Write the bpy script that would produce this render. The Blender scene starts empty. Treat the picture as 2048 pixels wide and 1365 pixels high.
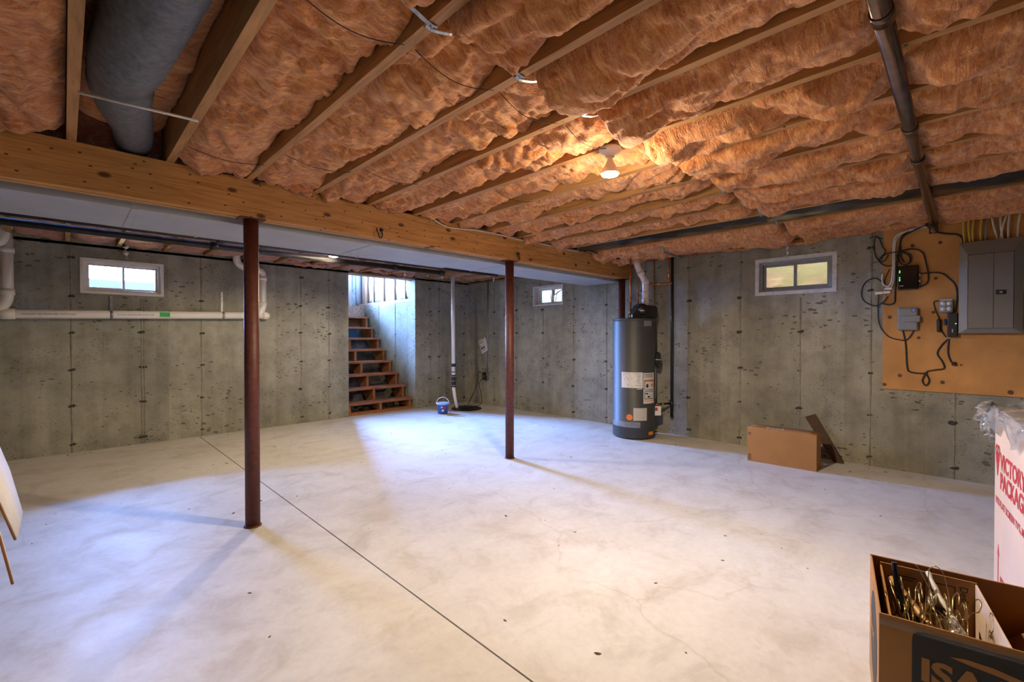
import bpy, math, random
import numpy as np
from mathutils import Vector, Matrix

random.seed(7)
rng = np.random.default_rng(11)
SC = bpy.context.scene
COL = SC.collection
PI = math.pi
R = math.radians

# ------------------------------------------------------------------ camera
CAM_H = 1.25
cam_d = bpy.data.cameras.new('camera')
cam_d.sensor_width = 36.0
cam_d.lens = 908.9 / 2048 * 36.0
cam_d.clip_start = 0.02
cam = bpy.data.objects.new('camera', cam_d)
cam.location = (0, 0, CAM_H)
cam.rotation_euler = (R(90 - 0.598), R(0.03), R(45.41 - 90))
COL.objects.link(cam)
SC.camera = cam

# ------------------------------------------------------------------ sky, exposure
SKY_STRENGTH = 330.0
LAMP_MAIN = 138.0
LAMP_FAR = 62.0
world = bpy.data.worlds.new('overcast_sky')
SC.world = world
world.use_nodes = True
wn = world.node_tree
bg = wn.nodes['Background']
bg.inputs['Color'].default_value = (0.23, 0.42, 1.0, 1)
bg.inputs['Strength'].default_value = SKY_STRENGTH
SC.view_settings.view_transform = 'Standard'
SC.view_settings.look = 'None'
SC.view_settings.gamma = 1.0
SC.view_settings.use_curve_mapping = False
SC.view_settings.exposure = 0.5
SC.cycles.use_denoising = True
SC.cycles.max_bounces = 6
SC.cycles.diffuse_bounces = 4
SC.cycles.glossy_bounces = 3
SC.cycles.transparent_max_bounces = 10
SC.cycles.use_adaptive_sampling = True
SC.cycles.adaptive_threshold = 0.09
SC.cycles.adaptive_min_samples = 16
SC.cycles.sample_clamp_indirect = 8.0
SC.cycles.caustics_reflective = False
SC.cycles.caustics_refractive = False


def portal(loc, rot, sx, sy):
    # marks an opening so that the sky is sampled through it; gives off no light itself
    d = bpy.data.lights.new('daylight_portal', 'AREA')
    d.shape = 'RECTANGLE'
    d.size, d.size_y = sx, sy
    d.cycles.is_portal = True
    o = bpy.data.objects.new('daylight_portal', d)
    o.location = loc
    o.rotation_euler = rot
    COL.objects.link(o)


# ------------------------------------------------------------------ dimensions (metres)
XR, YB, XL, YF = 5.52, 6.78, -2.5, -2.4     # inner faces of the four walls
WT = 0.22                                    # wall thickness
ZW = 2.23                                    # top of the concrete walls
ZJ = 2.26                                    # underside of the joists
ZS = 2.495                                   # underside of the subfloor
JX0, JS, JW = 0.035, 0.411, 0.038            # joist 0, spacing, thickness
SX0, SX1 = 3.133, 4.33                       # stair opening in the back wall
YE = 8.92                                    # end wall of the stairwell

portal((XR + WT, 1.34, 1.89), (0, R(90), 0), 0.42, 0.78)
portal((XR + WT, 4.77, 1.89), (0, R(90), 0), 0.42, 0.62)
portal((0.49, YB + WT, 1.9), (R(-90), 0, 0), 0.78, 0.42)
portal((3.62, YE + 0.16, 2.9), (R(-90), 0, 0), 1.0, 2.1)
portal((SX0 - 0.22, 7.95, 2.97), (0, R(-90), 0), 1.95, 1.6)


# ================================================================== helpers
ORG = {}


class MB:
    """collects shapes in world coordinates; build() links them as one mesh object"""

    def __init__(self):
        self.v, self.f, self.s = [], [], []

    def add(self, vs, fs, smooth=False):
        b = len(self.v)
        self.v += [tuple(p) for p in vs]
        self.f += [tuple(i + b for i in f) for f in fs]
        self.s += [smooth] * len(fs)
        return self

    def box(self, x0, x1, y0, y1, z0, z1, M=None):
        vs = [Vector((x, y, z)) for z in (z0, z1) for y in (y0, y1) for x in (x0, x1)]
        if M is not None:
            vs = [M @ v for v in vs]
        return self.add(vs, [(0, 2, 3, 1), (4, 5, 7, 6), (0, 1, 5, 4), (2, 6, 7, 3), (0, 4, 6, 2), (1, 3, 7, 5)])

    def tube(self, pts, r, n=10, caps=True, closed=False):
        pts = [Vector(p) for p in pts]
        m = len(pts)
        rad = r if isinstance(r, (list, tuple)) else [r] * m
        if closed:
            T = [(pts[(i + 1) % m] - pts[i - 1]).normalized() for i in range(m)]
        else:
            T = [(pts[min(i + 1, m - 1)] - pts[max(i - 1, 0)]).normalized() for i in range(m)]
        u = T[0].orthogonal().normalized()
        vs, fs = [], []
        for i in range(m):
            u = (u - T[i] * u.dot(T[i]))
            u = u.normalized() if u.length > 1e-6 else T[i].orthogonal().normalized()
            w = T[i].cross(u)
            for k in range(n):
                a = 2 * PI * k / n
                vs.append(pts[i] + (u * math.cos(a) + w * math.sin(a)) * rad[i])
        rows = m if closed else m - 1
        for i in range(rows):
            j = (i + 1) % m
            for k in range(n):
                k2 = (k + 1) % n
                fs.append((i * n + k, i * n + k2, j * n + k2, j * n + k))
        self.add(vs, fs, True)
        if caps and not closed:
            b = len(self.v) - len(vs)
            self.f.append(tuple(b + k for k in reversed(range(n))))
            self.f.append(tuple(b + (m - 1) * n + k for k in range(n)))
            self.s += [False, False]
        return self

    def cyl(self, p0, p1, r0, r1=None, n=20):
        return self.tube([p0, p1], [r0, r0 if r1 is None else r1], n)

    def lathe(self, prof, c, n=28, M=None, smooth=True):
        vs, fs = [], []
        for (r, z) in prof:
            for k in range(n):
                a = 2 * PI * k / n
                p = Vector((r * math.cos(a), r * math.sin(a), z))
                if M is not None:
                    p = M @ p
                vs.append(p + Vector(c))
        for i in range(len(prof) - 1):
            for k in range(n):
                k2 = (k + 1) % n
                fs.append((i * n + k, i * n + k2, (i + 1) * n + k2, (i + 1) * n + k))
        return self.add(vs, fs, smooth)

    def disc(self, c, r, nrm, n=20):
        nrm = Vector(nrm).normalized()
        u = nrm.orthogonal().normalized()
        w = nrm.cross(u)
        vs = [Vector(c) + (u * math.cos(2 * PI * k / n) + w * math.sin(2 * PI * k / n)) * r for k in range(n)]
        return self.add(vs, [tuple(range(n))])

    def prism(self, poly, o, e1, e2, th):
        """polygon poly (2d, in e1/e2 axes from o), thickened along e1 x e2"""
        o, e1, e2 = Vector(o), Vector(e1), Vector(e2)
        nrm = e1.cross(e2).normalized() * th
        n = len(poly)
        a = [o + e1 * p[0] + e2 * p[1] for p in poly]
        vs = a + [p + nrm for p in a]
        fs = [tuple(reversed(range(n))), tuple(range(n, 2 * n))]
        fs += [(i, (i + 1) % n, n + (i + 1) % n, n + i) for i in range(n)]
        return self.add(vs, fs)

    def sheet(self, rows, th):
        """grid of points (list of rows) thickened along the local normal"""
        nr, nc = len(rows), len(rows[0])
        P = [[Vector(p) for p in r] for r in rows]
        vs = []
        for s in (0, 1):
            for i in range(nr):
                for j in range(nc):
                    du = P[min(i + 1, nr - 1)][j] - P[max(i - 1, 0)][j]
                    dv = P[i][min(j + 1, nc - 1)] - P[i][max(j - 1, 0)]
                    nn = du.cross(dv)
                    nn = nn.normalized() if nn.length > 1e-9 else Vector((0, 0, 1))
                    vs.append(P[i][j] + nn * (th * s))
        N = nr * nc
        fs = []
        for i in range(nr - 1):
            for j in range(nc - 1):
                a, b, c, d = i * nc + j, i * nc + j + 1, (i + 1) * nc + j + 1, (i + 1) * nc + j
                fs.append((d, c, b, a) if True else None)
                fs.append((a + N, b + N, c + N, d + N))
        for j in range(nc - 1):
            fs.append((j, j + 1, j + 1 + N, j + N))
            q = (nr - 1) * nc
            fs.append((q + j + 1, q + j, q + j + N, q + j + 1 + N))
        for i in range(nr - 1):
            fs.append(((i + 1) * nc, i * nc, i * nc + N, (i + 1) * nc + N))
            q = nc - 1
            fs.append((i * nc + q, (i + 1) * nc + q, (i + 1) * nc + q + N, i * nc + q + N))
        return self.add(vs, fs, True)

    def xf(self, M):
        self.v = [tuple(M @ Vector(p)) for p in self.v]
        return self

    def build(self, name, mat, parent=None, bevel=0, origin=None):
        if parent is not None:
            org = Vector(ORG[parent.name])
        elif origin is not None:
            org = Vector(origin)
        else:
            a = np.array(self.v)
            lo, hi = a.min(0), a.max(0)
            org = Vector(((lo[0] + hi[0]) / 2, (lo[1] + hi[1]) / 2, lo[2]))
        me = bpy.data.meshes.new(name)
        me.from_pydata([tuple(Vector(p) - org) for p in self.v], [], self.f)
        me.polygons.foreach_set('use_smooth', self.s)
        me.materials.append(MAT[mat])
        me.update()
        o = bpy.data.objects.new(name, me)
        COL.objects.link(o)
        if parent is not None:
            o.parent = parent
        else:
            o.location = org
        ORG[o.name] = tuple(org)
        if bevel:
            md = o.modifiers.new('edge', 'BEVEL')
            md.width = bevel
            md.segments = 2
            md.limit_method = 'ANGLE'
        return o


def tag(o, label, cat, group=None):
    o['label'] = label
    o['category'] = cat
    if group:
        o['group'] = group
    return o


def thing(name, loc, label, cat, group=None):
    o = bpy.data.objects.new(name, None)
    o.empty_display_size = 0.05
    o.location = loc
    COL.objects.link(o)
    ORG[o.name] = tuple(loc)
    return tag(o, label, cat, group)


def struct(o):
    o['kind'] = 'structure'
    return o


def share(src_mesh, name, parent, loc, rot=(0, 0, 0), scale=(1, 1, 1)):
    """a repeat piece that shares mesh data; loc is in world coordinates"""
    o = bpy.data.objects.new(name, src_mesh)
    COL.objects.link(o)
    o.parent = parent
    o.location = Vector(loc) - Vector(ORG[parent.name])
    o.rotation_euler = rot
    o.scale = scale
    return o


def smooth_path(pts, sub=6, closed=False):
    """Catmull-Rom through the points"""
    P = [Vector(p) for p in pts]
    n = len(P)
    out = []
    seg = n if closed else n - 1
    for i in range(seg):
        if closed:
            p0, p1, p2, p3 = P[i - 1], P[i], P[(i + 1) % n], P[(i + 2) % n]
        else:
            p0, p1, p2, p3 = P[max(i - 1, 0)], P[i], P[i + 1], P[min(i + 2, n - 1)]
        for k in range(sub):
            t = k / sub
            out.append(0.5 * ((2 * p1) + (p2 - p0) * t + (2 * p0 - 5 * p1 + 4 * p2 - p3) * t * t
                              + (3 * p1 - p0 - 3 * p2 + p3) * t ** 3))
    if not closed:
        out.append(P[-1])
    return out


def round_path(pts, rad, seg=6):
    """polyline with rounded corners"""
    P = [Vector(p) for p in pts]
    out = [P[0]]
    for i in range(1, len(P) - 1):
        a, b = (P[i - 1] - P[i]), (P[i + 1] - P[i])
        d = min(rad, a.length * 0.48, b.length * 0.48)
        s, e = P[i] + a.normalized() * d, P[i] + b.normalized() * d
        for k in range(seg + 1):
            t = k / seg
            out.append(s * (1 - t) ** 2 + P[i] * 2 * t * (1 - t) + e * t * t)
    out.append(P[-1])
    return out


def text_geo(s, size, bold=0.0, squeeze=1.0):
    cu = bpy.data.curves.new('lettering', 'FONT')
    cu.body = s
    cu.size = size
    cu.offset = bold
    cu.resolution_u = 3
    o = bpy.data.objects.new('lettering', cu)
    COL.objects.link(o)
    bpy.context.view_layer.update()
    ev = o.evaluated_get(bpy.context.evaluated_depsgraph_get())
    me = ev.to_mesh()
    vs = [(v.co.x * squeeze, v.co.y) for v in me.vertices]
    fs = [tuple(p.vertices) for p in me.polygons]
    ev.to_mesh_clear()
    bpy.data.objects.remove(o)
    bpy.data.curves.remove(cu)
    return vs, fs


def text_on(mb, s, size, o, e1, e2, bold=0.0, squeeze=1.0, lift=0.0008):
    o, e1, e2 = Vector(o), Vector(e1).normalized(), Vector(e2).normalized()
    nrm = e1.cross(e2).normalized()
    vs, fs = text_geo(s, size, bold, squeeze)
    mb.add([o + e1 * x + e2 * y + nrm * lift for x, y in vs], fs)
    return mb


# vectorised gradient noise -------------------------------------------------
_perm = rng.permutation(256)
_perm = np.concatenate([_perm, _perm])
_ga = rng.random(256) * 2 * PI
_gx, _gy = np.cos(_ga), np.sin(_ga)


def pnoise(x, y):
    xi, yi = np.floor(x).astype(int), np.floor(y).astype(int)
    xf, yf = x - xi, y - yi
    xi &= 255
    yi &= 255
    u = xf * xf * xf * (xf * (xf * 6 - 15) + 10)
    v = yf * yf * yf * (yf * (yf * 6 - 15) + 10)

    def g(ix, iy, fx, fy):
        h = _perm[_perm[ix & 255] + (iy & 255)]
        return _gx[h] * fx + _gy[h] * fy
    n00, n10 = g(xi, yi, xf, yf), g(xi + 1, yi, xf - 1, yf)
    n01, n11 = g(xi, yi + 1, xf, yf - 1), g(xi + 1, yi + 1, xf - 1, yf - 1)
    return ((n00 * (1 - u) + n10 * u) * (1 - v) + (n01 * (1 - u) + n11 * u) * v) * 1.5


# ================================================================== materials
MAT = {}


class NT:
    def __init__(self, name):
        m = bpy.data.materials.new(name)
        m.use_nodes = True
        self.m, self.t = m, m.node_tree
        self.b = self.t.nodes['Principled BSDF']
        self.tc = self.t.nodes.new('ShaderNodeTexCoord').outputs['Object']
        MAT[name] = m

    def n(self, typ, **kw):
        nd = self.t.nodes.new(typ)
        for k, v in kw.items():
            setattr(nd, k, v)
        return nd

    def l(self, a, b):
        self.t.links.new(a, b)

    def mp(self, scale=(1, 1, 1), loc=(0, 0, 0), rot=(0, 0, 0)):
        nd = self.n('ShaderNodeMapping')
        nd.inputs['Scale'].default_value = scale
        nd.inputs['Location'].default_value = loc
        nd.inputs['Rotation'].default_value = rot
        self.l(self.tc, nd.inputs['Vector'])
        return nd.outputs[0]

    def noise(self, scale, vec=None, detail=5, rough=0.55, dist=0.0):
        nd = self.n('ShaderNodeTexNoise')
        nd.inputs['Scale'].default_value = scale
        nd.inputs['Detail'].default_value = detail
        nd.inputs['Roughness'].default_value = rough
        nd.inputs['Distortion'].default_value = dist
        self.l(vec if vec is not None else self.tc, nd.inputs['Vector'])
        return nd.outputs['Fac']

    def vor(self, scale, vec=None, feature='F1', out='Distance', rnd=1.0):
        nd = self.n('ShaderNodeTexVoronoi', feature=feature)
        nd.inputs['Scale'].default_value = scale
        nd.inputs['Randomness'].default_value = rnd
        self.l(vec if vec is not None else self.tc, nd.inputs['Vector'])
        return nd.outputs[out]

    def ramp(self, fac, stops):
        nd = self.n('ShaderNodeValToRGB')
        e = nd.color_ramp.elements
        while len(e) < len(stops):
            e.new(0.5)
        for k, (p, c) in enumerate(stops):
            e[k].position = p
            e[k].color = (c, c, c, 1) if isinstance(c, (int, float)) else (*c, 1)
        self.l(fac, nd.inputs['Fac'])
        return nd.outputs['Color']

    def mix(self, fac, a, b, mode='MIX'):
        nd = self.n('ShaderNodeMix', data_type='RGBA', blend_type=mode)
        for s, v in ((0, fac), (6, a), (7, b)):
            if isinstance(v, (int, float)):
                nd.inputs[s].default_value = v if s == 0 else (v, v, v, 1)
            elif isinstance(v, tuple):
                nd.inputs[s].default_value = (*v, 1)
            else:
                self.l(v, nd.inputs[s])
        return nd.outputs[2]

    def math(self, op, a, b=0.0):
        nd = self.n('ShaderNodeMath', operation=op)
        for s, v in ((0, a), (1, b)):
            if isinstance(v, (int, float)):
                nd.inputs[s].default_value = v
            else:
                self.l(v, nd.inputs[s])
        return nd.outputs[0]

    def col(self, c):
        if isinstance(c, tuple):
            self.b.inputs['Base Color'].default_value = (*c, 1)
        else:
            self.l(c, self.b.inputs['Base Color'])
        return self

    def rough(self, r):
        if isinstance(r, (int, float)):
            self.b.inputs['Roughness'].default_value = r
        else:
            self.l(r, self.b.inputs['Roughness'])
        return self

    def set(self, **kw):
        for k, v in kw.items():
            self.b.inputs[k.replace('_', ' ')].default_value = v
        return self

    def bump(self, h, strength=0.3, dist=0.01):
        nd = self.n('ShaderNodeBump')
        nd.inputs['Strength'].default_value = strength
        nd.inputs['Distance'].default_value = dist
        self.l(h, nd.inputs['Height'])
        self.l(nd.outputs[0], self.b.inputs['Normal'])
        return self


def plain(name, c, rough=0.5, metal=0.0, var=0.12, scale=14, bump=0.0, **kw):
    t = NT(name)
    f = t.noise(scale)
    dark = tuple(x * (1 - var) for x in c)
    lite = tuple(min(1, x * (1 + var)) for x in c)
    t.col(t.ramp(f, [(0.3, dark), (0.7, lite)])).rough(rough)
    t.set(Metallic=metal, **kw)
    if bump:
        t.bump(t.noise(scale * 6), bump, 0.004)
    return t


def wood(name, c, axis, knots=0.0, rough=0.6, thin=None):
    t = NT(name)
    s = [14, 14, 14]
    s[axis] = 0.9
    g = t.noise(3.0, t.mp(tuple(s)), 6, 0.6, 1.2)
    dark = (c[0] * 0.62, c[1] * 0.55, c[2] * 0.45)
    lite = (min(1, c[0] * 1.22), c[1] * 1.2, c[2] * 1.15)
    base = t.ramp(g, [(0.3, dark), (0.52, c), (0.75, lite)])
    big = t.noise(1.3, None, 3)
    base = t.mix(0.35, base, t.ramp(big, [(0.35, (0.55, 0.5, 0.42)), (0.65, (1.0, 1.0, 1.0))]), 'MULTIPLY')
    if knots:
        s2 = [5.2, 5.2, 5.2]
        s2[axis] = 2.3
        if thin is not None:
            s2[thin] = 0.0
        v = t.vor(1.0, t.mp(tuple(s2), (3.1, 0.4, 1.7)))
        if thin is not None:
            sp = t.n('ShaderNodeSeparateXYZ')
            cb_ = t.n('ShaderNodeCombineXYZ')
            t.l(t.tc, sp.inputs[0])
            other = [i for i in range(3) if i not in (axis, thin)][0]
            t.l(t.math('MULTIPLY', sp.outputs[axis], 2.4), cb_.inputs[0])
            t.l(t.math('MULTIPLY', sp.outputs[other], 4.6), cb_.inputs[1])
            vn = t.n('ShaderNodeTexVoronoi', voronoi_dimensions='2D')
            vn.inputs['Scale'].default_value = 1.0
            t.l(cb_.outputs[0], vn.inputs['Vector'])
            v = vn.outputs['Distance']
            vn2 = t.n('ShaderNodeTexVoronoi', voronoi_dimensions='2D')
            vn2.inputs['Scale'].default_value = 2.6
            t.l(cb_.outputs[0], vn2.inputs['Vector'])
        k = t.ramp(v, [(0.045 * knots, 1.0), (0.085 * knots, 0.0)])
        base = t.mix(k, base, (c[0] * 0.18, c[1] * 0.12, c[2] * 0.1))
        v2 = t.vor(6.0, t.mp(tuple(0.0 if i == thin else q for i, q in enumerate((1.3, 1.3, 2.0))), (0.3, 0.9, 0.2)))
        if thin is not None:
            v2 = vn2.outputs['Distance']
        k2 = t.ramp(v2, [(0.04, 1.0), (0.055, 0.0)])
        base = t.mix(k2, base, (c[0] * 0.1, c[1] * 0.08, c[2] * 0.08))
    t.col(base).rough(rough)
    t.bump(g, 0.12, 0.004)
    return t


def concrete_wall(name, base, along):
    t = NT(name)
    n1 = t.noise(0.9, None, 4, 0.6)
    n2 = t.noise(6.0, None, 4, 0.65)
    st = [5.0, 5.0, 0.35]
    n3 = t.noise(1.0, t.mp(tuple(st)), 4, 0.6, 0.3)
    c = t.ramp(n1, [(0.32, tuple(x * 0.72 for x in base)), (0.66, tuple(x * 1.22 for x in base))])
    c = t.mix(0.65, c, t.ramp(n2, [(0.3, 0.62), (0.55, 1.0), (0.75, 1.12)]), 'MULTIPLY')
    c = t.mix(0.55, c, t.ramp(n3, [(0.35, 0.66), (0.6, 1.05)]), 'MULTIPLY')
    # form-panel tone, one per 0.6 m board
    sep = t.n('ShaderNodeSeparateXYZ')
    t.l(t.tc, sep.inputs[0])
    fl = t.math('FLOOR', t.math('DIVIDE', t.math('ADD', sep.outputs[along], 0.3), 0.597))
    wnn = t.n('ShaderNodeTexWhiteNoise', noise_dimensions='1D')
    t.l(fl, wnn.inputs['W'])
    c = t.mix(0.8, c, t.ramp(wnn.outputs['Value'], [(0.0, 0.86), (1.0, 1.1)]), 'MULTIPLY')
    # bug holes, clustered and slightly stretched
    sv = [1.0, 1.0, 1.6]
    sv[along] = 0.75
    wob = t.n('ShaderNodeTexNoise')
    wob.inputs['Scale'].default_value = 22
    t.l(t.tc, wob.inputs['Vector'])
    vv = t.n('ShaderNodeMix', data_type='RGBA', blend_type='ADD')
    vv.inputs[0].default_value = 0.05
    t.l(t.mp(tuple(sv)), vv.inputs[6])
    t.l(wob.outputs['Color'], vv.inputs[7])
    v = t.vor(13, vv.outputs[2])
    msk = t.ramp(t.noise(1.4, t.mp((1, 1, 1), (4, 2, 7)), 4, 0.7), [(0.38, 0.02), (0.62, 0.42)])
    hole = t.math('LESS_THAN', v, t.math('MULTIPLY', msk, 0.62))
    v2 = t.vor(34, vv.outputs[2])
    hole2 = t.math('LESS_THAN', v2, t.math('MULTIPLY', t.ramp(t.noise(2.6, t.mp((1, 1, 1), (9, 1, 3)), 3, 0.6), [(0.40, 0.03), (0.66, 0.36)]), 0.75))
    hh = t.math('MAXIMUM', hole, hole2)
    c = t.mix(t.math('MULTIPLY', hh, 0.75), c, tuple(x * 0.2 for x in base))
    fine = t.noise(60, None, 2, 0.7)
    c = t.mix(0.3, c, t.ramp(fine, [(0.3, 0.7), (0.7, 1.15)]), 'MULTIPLY')
    t.col(c).rough(0.88)
    t.bump(t.noise(11.0, None, 3, 0.7), 0.35, 0.006)
    return t


def floor_mat():
    t = NT('floor_concrete')
    n1 = t.noise(0.55, None, 5, 0.62, 0.4)
    n2 = t.noise(3.2, None, 5, 0.68, 0.6)
    n3 = t.noise(24, None, 3, 0.7)
    c = t.ramp(n1, [(0.3, (0.56, 0.53, 0.48)), (0.5, (0.66, 0.64, 0.60)), (0.7, (0.72, 0.71, 0.68))])
    c = t.mix(0.75, c, t.ramp(n2, [(0.28, (0.74, 0.70, 0.64)), (0.5, 1.0), (0.75, 1.06)]), 'MULTIPLY')
    c = t.mix(0.5, c, t.ramp(n3, [(0.25, 0.84), (0.6, 1.04)]), 'MULTIPLY')
    st = t.ramp(t.noise(1.1, t.mp((1, 1, 1), (5, 3, 0)), 5, 0.6, 1.0), [(0.60, 0.0), (0.72, 1.0)])
    c = t.mix(t.math('MULTIPLY', st, 0.35), c, (0.50, 0.40, 0.29))
    # swirl marks of the trowel
    sw = t.n('ShaderNodeTexWave', wave_type='RINGS')
    sw.inputs['Scale'].default_value = 1.3
    sw.inputs['Distortion'].default_value = 9
    sw.inputs['Detail'].default_value = 4
    t.l(t.tc, sw.inputs['Vector'])
    c = t.mix(0.12, c, t.ramp(sw.outputs['Fac'], [(0.2, 0.8), (0.8, 1.05)]), 'MULTIPLY')
    # hairline cracks
    wob = t.n('ShaderNodeTexNoise')
    wob.inputs['Scale'].default_value = 2.6
    wob.inputs['Detail'].default_value = 6
    t.l(t.tc, wob.inputs['Vector'])
    vv = t.n('ShaderNodeMix', data_type='RGBA', blend_type='ADD')
    vv.inputs[0].default_value = 0.3
    t.l(t.mp((1, 1, 0)), vv.inputs[6])
    t.l(wob.outputs['Color'], vv.inputs[7])
    cr = t.ramp(t.vor(0.42, vv.outputs[2], 'DISTANCE_TO_EDGE'), [(0.0015, 1.0), (0.0035, 0.0)])
    gate = t.ramp(t.noise(0.5, t.mp((1, 1, 1), (2, 8, 0)), 2), [(0.48, 0.0), (0.56, 1.0)])
    c = t.mix(t.math('MULTIPLY', t.math('MULTIPLY', cr, gate), 0.28), c, (0.36, 0.27, 0.19))
    t.col(c).rough(t.ramp(n2, [(0.3, 0.62), (0.7, 0.46)]))
    t.bump(t.noise(7, None, 2, 0.6), 0.08, 0.006)
    return t


def insulation_mat(name, c0, c1, c2):
    t = NT(name)
    wv = t.noise(5, None, 2, 0.6, 1.5)
    a = t.noise(9, t.mp((0.65, 1.7, 1.0), (0, 0, 0), (0, 0, 0.35)), 4, 0.72, 1.6)
    b = t.noise(60, t.mp((0.4, 1.6, 1.0), (0, 0, 0), (0, 0, -0.3)), 2, 0.75, 1.2)
    c = t.ramp(a, [(0.28, c0), (0.5, c1), (0.72, c2)])
    c = t.mix(0.5, c, t.ramp(wv, [(0.3, (0.8, 0.72, 0.68)), (0.7, (1.1, 1.1, 1.1))]), 'MULTIPLY')
    c = t.mix(0.45, c, t.ramp(b, [(0.3, 0.65), (0.7, 1.25)]), 'MULTIPLY')
    wisp_shading = t.noise(15, t.mp((0.5, 2.2, 1.0), (3, 1, 0), (0, 0, 0.25)), 4, 0.78, 1.8)
    c = t.mix(t.ramp(wisp_shading, [(0.54, 0.0), (0.70, 0.62)]), c, (0.88, 0.58, 0.33))  # pale streaks, highlights put into the colour
    c = t.mix(t.ramp(wisp_shading, [(0.30, 0.9), (0.45, 0.0)]), c, (c0[0] * 0.7, c0[1] * 0.6, c0[2] * 0.55))  # dark streaks, shade of the creases put into the colour
    t.col(c).rough(0.95)
    t.set(Sheen_Weight=0.25, Sheen_Roughness=0.6)
    t.bump(t.math('ADD', a, t.math('MULTIPLY', b, 0.6)), 0.6, 0.02)
    return t


concrete_wall('wall_concrete_x', (0.345, 0.338, 0.272), 0)
concrete_wall('wall_concrete_y', (0.335, 0.318, 0.245), 1)
floor_mat()
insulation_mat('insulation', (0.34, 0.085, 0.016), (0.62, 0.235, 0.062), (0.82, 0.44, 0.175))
insulation_mat('insulation_shaded', (0.36, 0.12, 0.07), (0.46, 0.19, 0.12), (0.56, 0.29, 0.20))  # shaded copy of the insulation, dimness put into its colour
wood('joist_wood', (0.47, 0.245, 0.088), 1, 0.55)
wood('beam_wood', (0.58, 0.29, 0.092), 0, 1.0, 0.6, 1)
wood('stair_wood', (0.34, 0.13, 0.052), 0, 0.0)
wood('stringer_wood', (0.40, 0.16, 0.06), 1, 0.0)
wood('stud_wood', (0.36, 0.20, 0.11), 2, 0.0)
wood('subfloor_wood', (0.30, 0.17, 0.075), 0, 0.0)
plain('plywood', (0.50, 0.235, 0.06), 0.55, var=0.22, scale=3.5, bump=0.03)
wood('hanger_wood', (0.52, 0.30, 0.11), 0, 0.0, 0.4)
plain('knot_wood', (0.10, 0.035, 0.014), 0.6, scale=60)
plain('seam_concrete', (0.235, 0.225, 0.18), 0.9, var=0.35, scale=9, bump=0.4)
plain('tie_mark', (0.045, 0.043, 0.035), 0.9, var=0.4, scale=40, bump=0.5)
plain('groove', (0.07, 0.06, 0.05), 0.9)
plain('post_red', (0.095, 0.024, 0.016), 0.55, var=0.3, scale=30, bump=0.08)
plain('galvanized', (0.36, 0.40, 0.45), 0.42, 0.75, 0.1, 8)
plain('duct_metal', (0.42, 0.44, 0.47), 0.55, 0.15, 0.08, 4)
plain('strap_metal', (0.36, 0.38, 0.41), 0.45, 0.8, 0.3, 60)
plain('pvc', (0.78, 0.76, 0.71), 0.34, var=0.05, scale=6)
plain('pvc_vent', (0.70, 0.64, 0.60), 0.4, var=0.08)
plain('pvc_print', (0.10, 0.08, 0.07), 0.6)
plain('black_iron', (0.022, 0.022, 0.023), 0.42, 0.3, 0.3, 20)
plain('brown_pipe', (0.13, 0.085, 0.064), 0.2, 0.75, 0.3, 12)
plain('copper', (0.62, 0.23, 0.09), 0.28, 0.95, 0.25, 16)
plain('brass', (0.60, 0.42, 0.16), 0.3, 0.95, 0.2, 20)
plain('black_plastic', (0.012, 0.012, 0.013), 0.35, var=0.2)
plain('black_gloss', (0.006, 0.006, 0.007), 0.1, var=0.1)
plain('dark_board', (0.075, 0.04, 0.016), 0.8)
plain('black_rubber', (0.016, 0.016, 0.017), 0.6, var=0.2)
plain('cable_black', (0.012, 0.011, 0.011), 0.5)
plain('cable_white', (0.62, 0.60, 0.55), 0.5)
plain('cable_yellow', (0.62, 0.42, 0.05), 0.5)
plain('white_plastic', (0.76, 0.75, 0.71), 0.4, var=0.05)
plain('window_vinyl', (0.80, 0.80, 0.75), 0.4, var=0.06)
plain('window_grey', (0.26, 0.29, 0.29), 0.45, var=0.08)
plain('window_buck', (0.62, 0.63, 0.63), 0.6, var=0.14, scale=20)
plain('tank_grey', (0.052, 0.055, 0.054), 0.5, 0.1, 0.08, 5)
plain('label_white', (0.66, 0.64, 0.60), 0.5, var=0.05)
plain('label_cream', (0.52, 0.49, 0.40), 0.5, var=0.06)
plain('label_orange', (0.85, 0.22, 0.02), 0.5, var=0.05)
plain('label_green', (0.02, 0.48, 0.12), 0.5, var=0.1)
plain('tape_grey', (0.24, 0.25, 0.27), 0.3, 0.4, 0.2)
plain('ink_black', (0.016, 0.014, 0.013), 0.55, var=0.2)
plain('ink_red', (0.50, 0.035, 0.045), 0.55, var=0.15)
plain('panel_grey', (0.21, 0.195, 0.165), 0.42, 0.35, 0.06, 5)
plain('enclosure_grey', (0.21, 0.22, 0.215), 0.5, var=0.06)
plain('bucket_blue', (0.025, 0.10, 0.36), 0.3, var=0.1)
plain('bucket_lid', (0.34, 0.47, 0.78), 0.35, var=0.05)
plain('blue_sheet', (0.03, 0.16, 0.34), 0.5)
plain('cardboard', (0.37, 0.18, 0.055), 0.75, var=0.1, scale=5, bump=0.06)
plain('cardboard_pale', (0.60, 0.46, 0.36), 0.7, var=0.07, scale=4, bump=0.05)
plain('cardboard_edge', (0.22, 0.10, 0.04), 0.85)
plain('carton_white', (0.74, 0.74, 0.78), 0.55, var=0.05)
plain('gold_wire', (0.58, 0.44, 0.20), 0.28, 0.9, 0.2, 40)
plain('flex_grey', (0.12, 0.135, 0.155), 0.45, 0.2, 0.35, 40, bump=0.3)
plain('black_foil', (0.02, 0.022, 0.026), 0.22, 0.5, 0.3, 18, bump=0.25)
plain('kraft_batt', (0.46, 0.50, 0.46), 0.6, var=0.1, scale=9, bump=0.12)
plain('kraft_grey', (0.30, 0.30, 0.28), 0.7, var=0.12)
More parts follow.
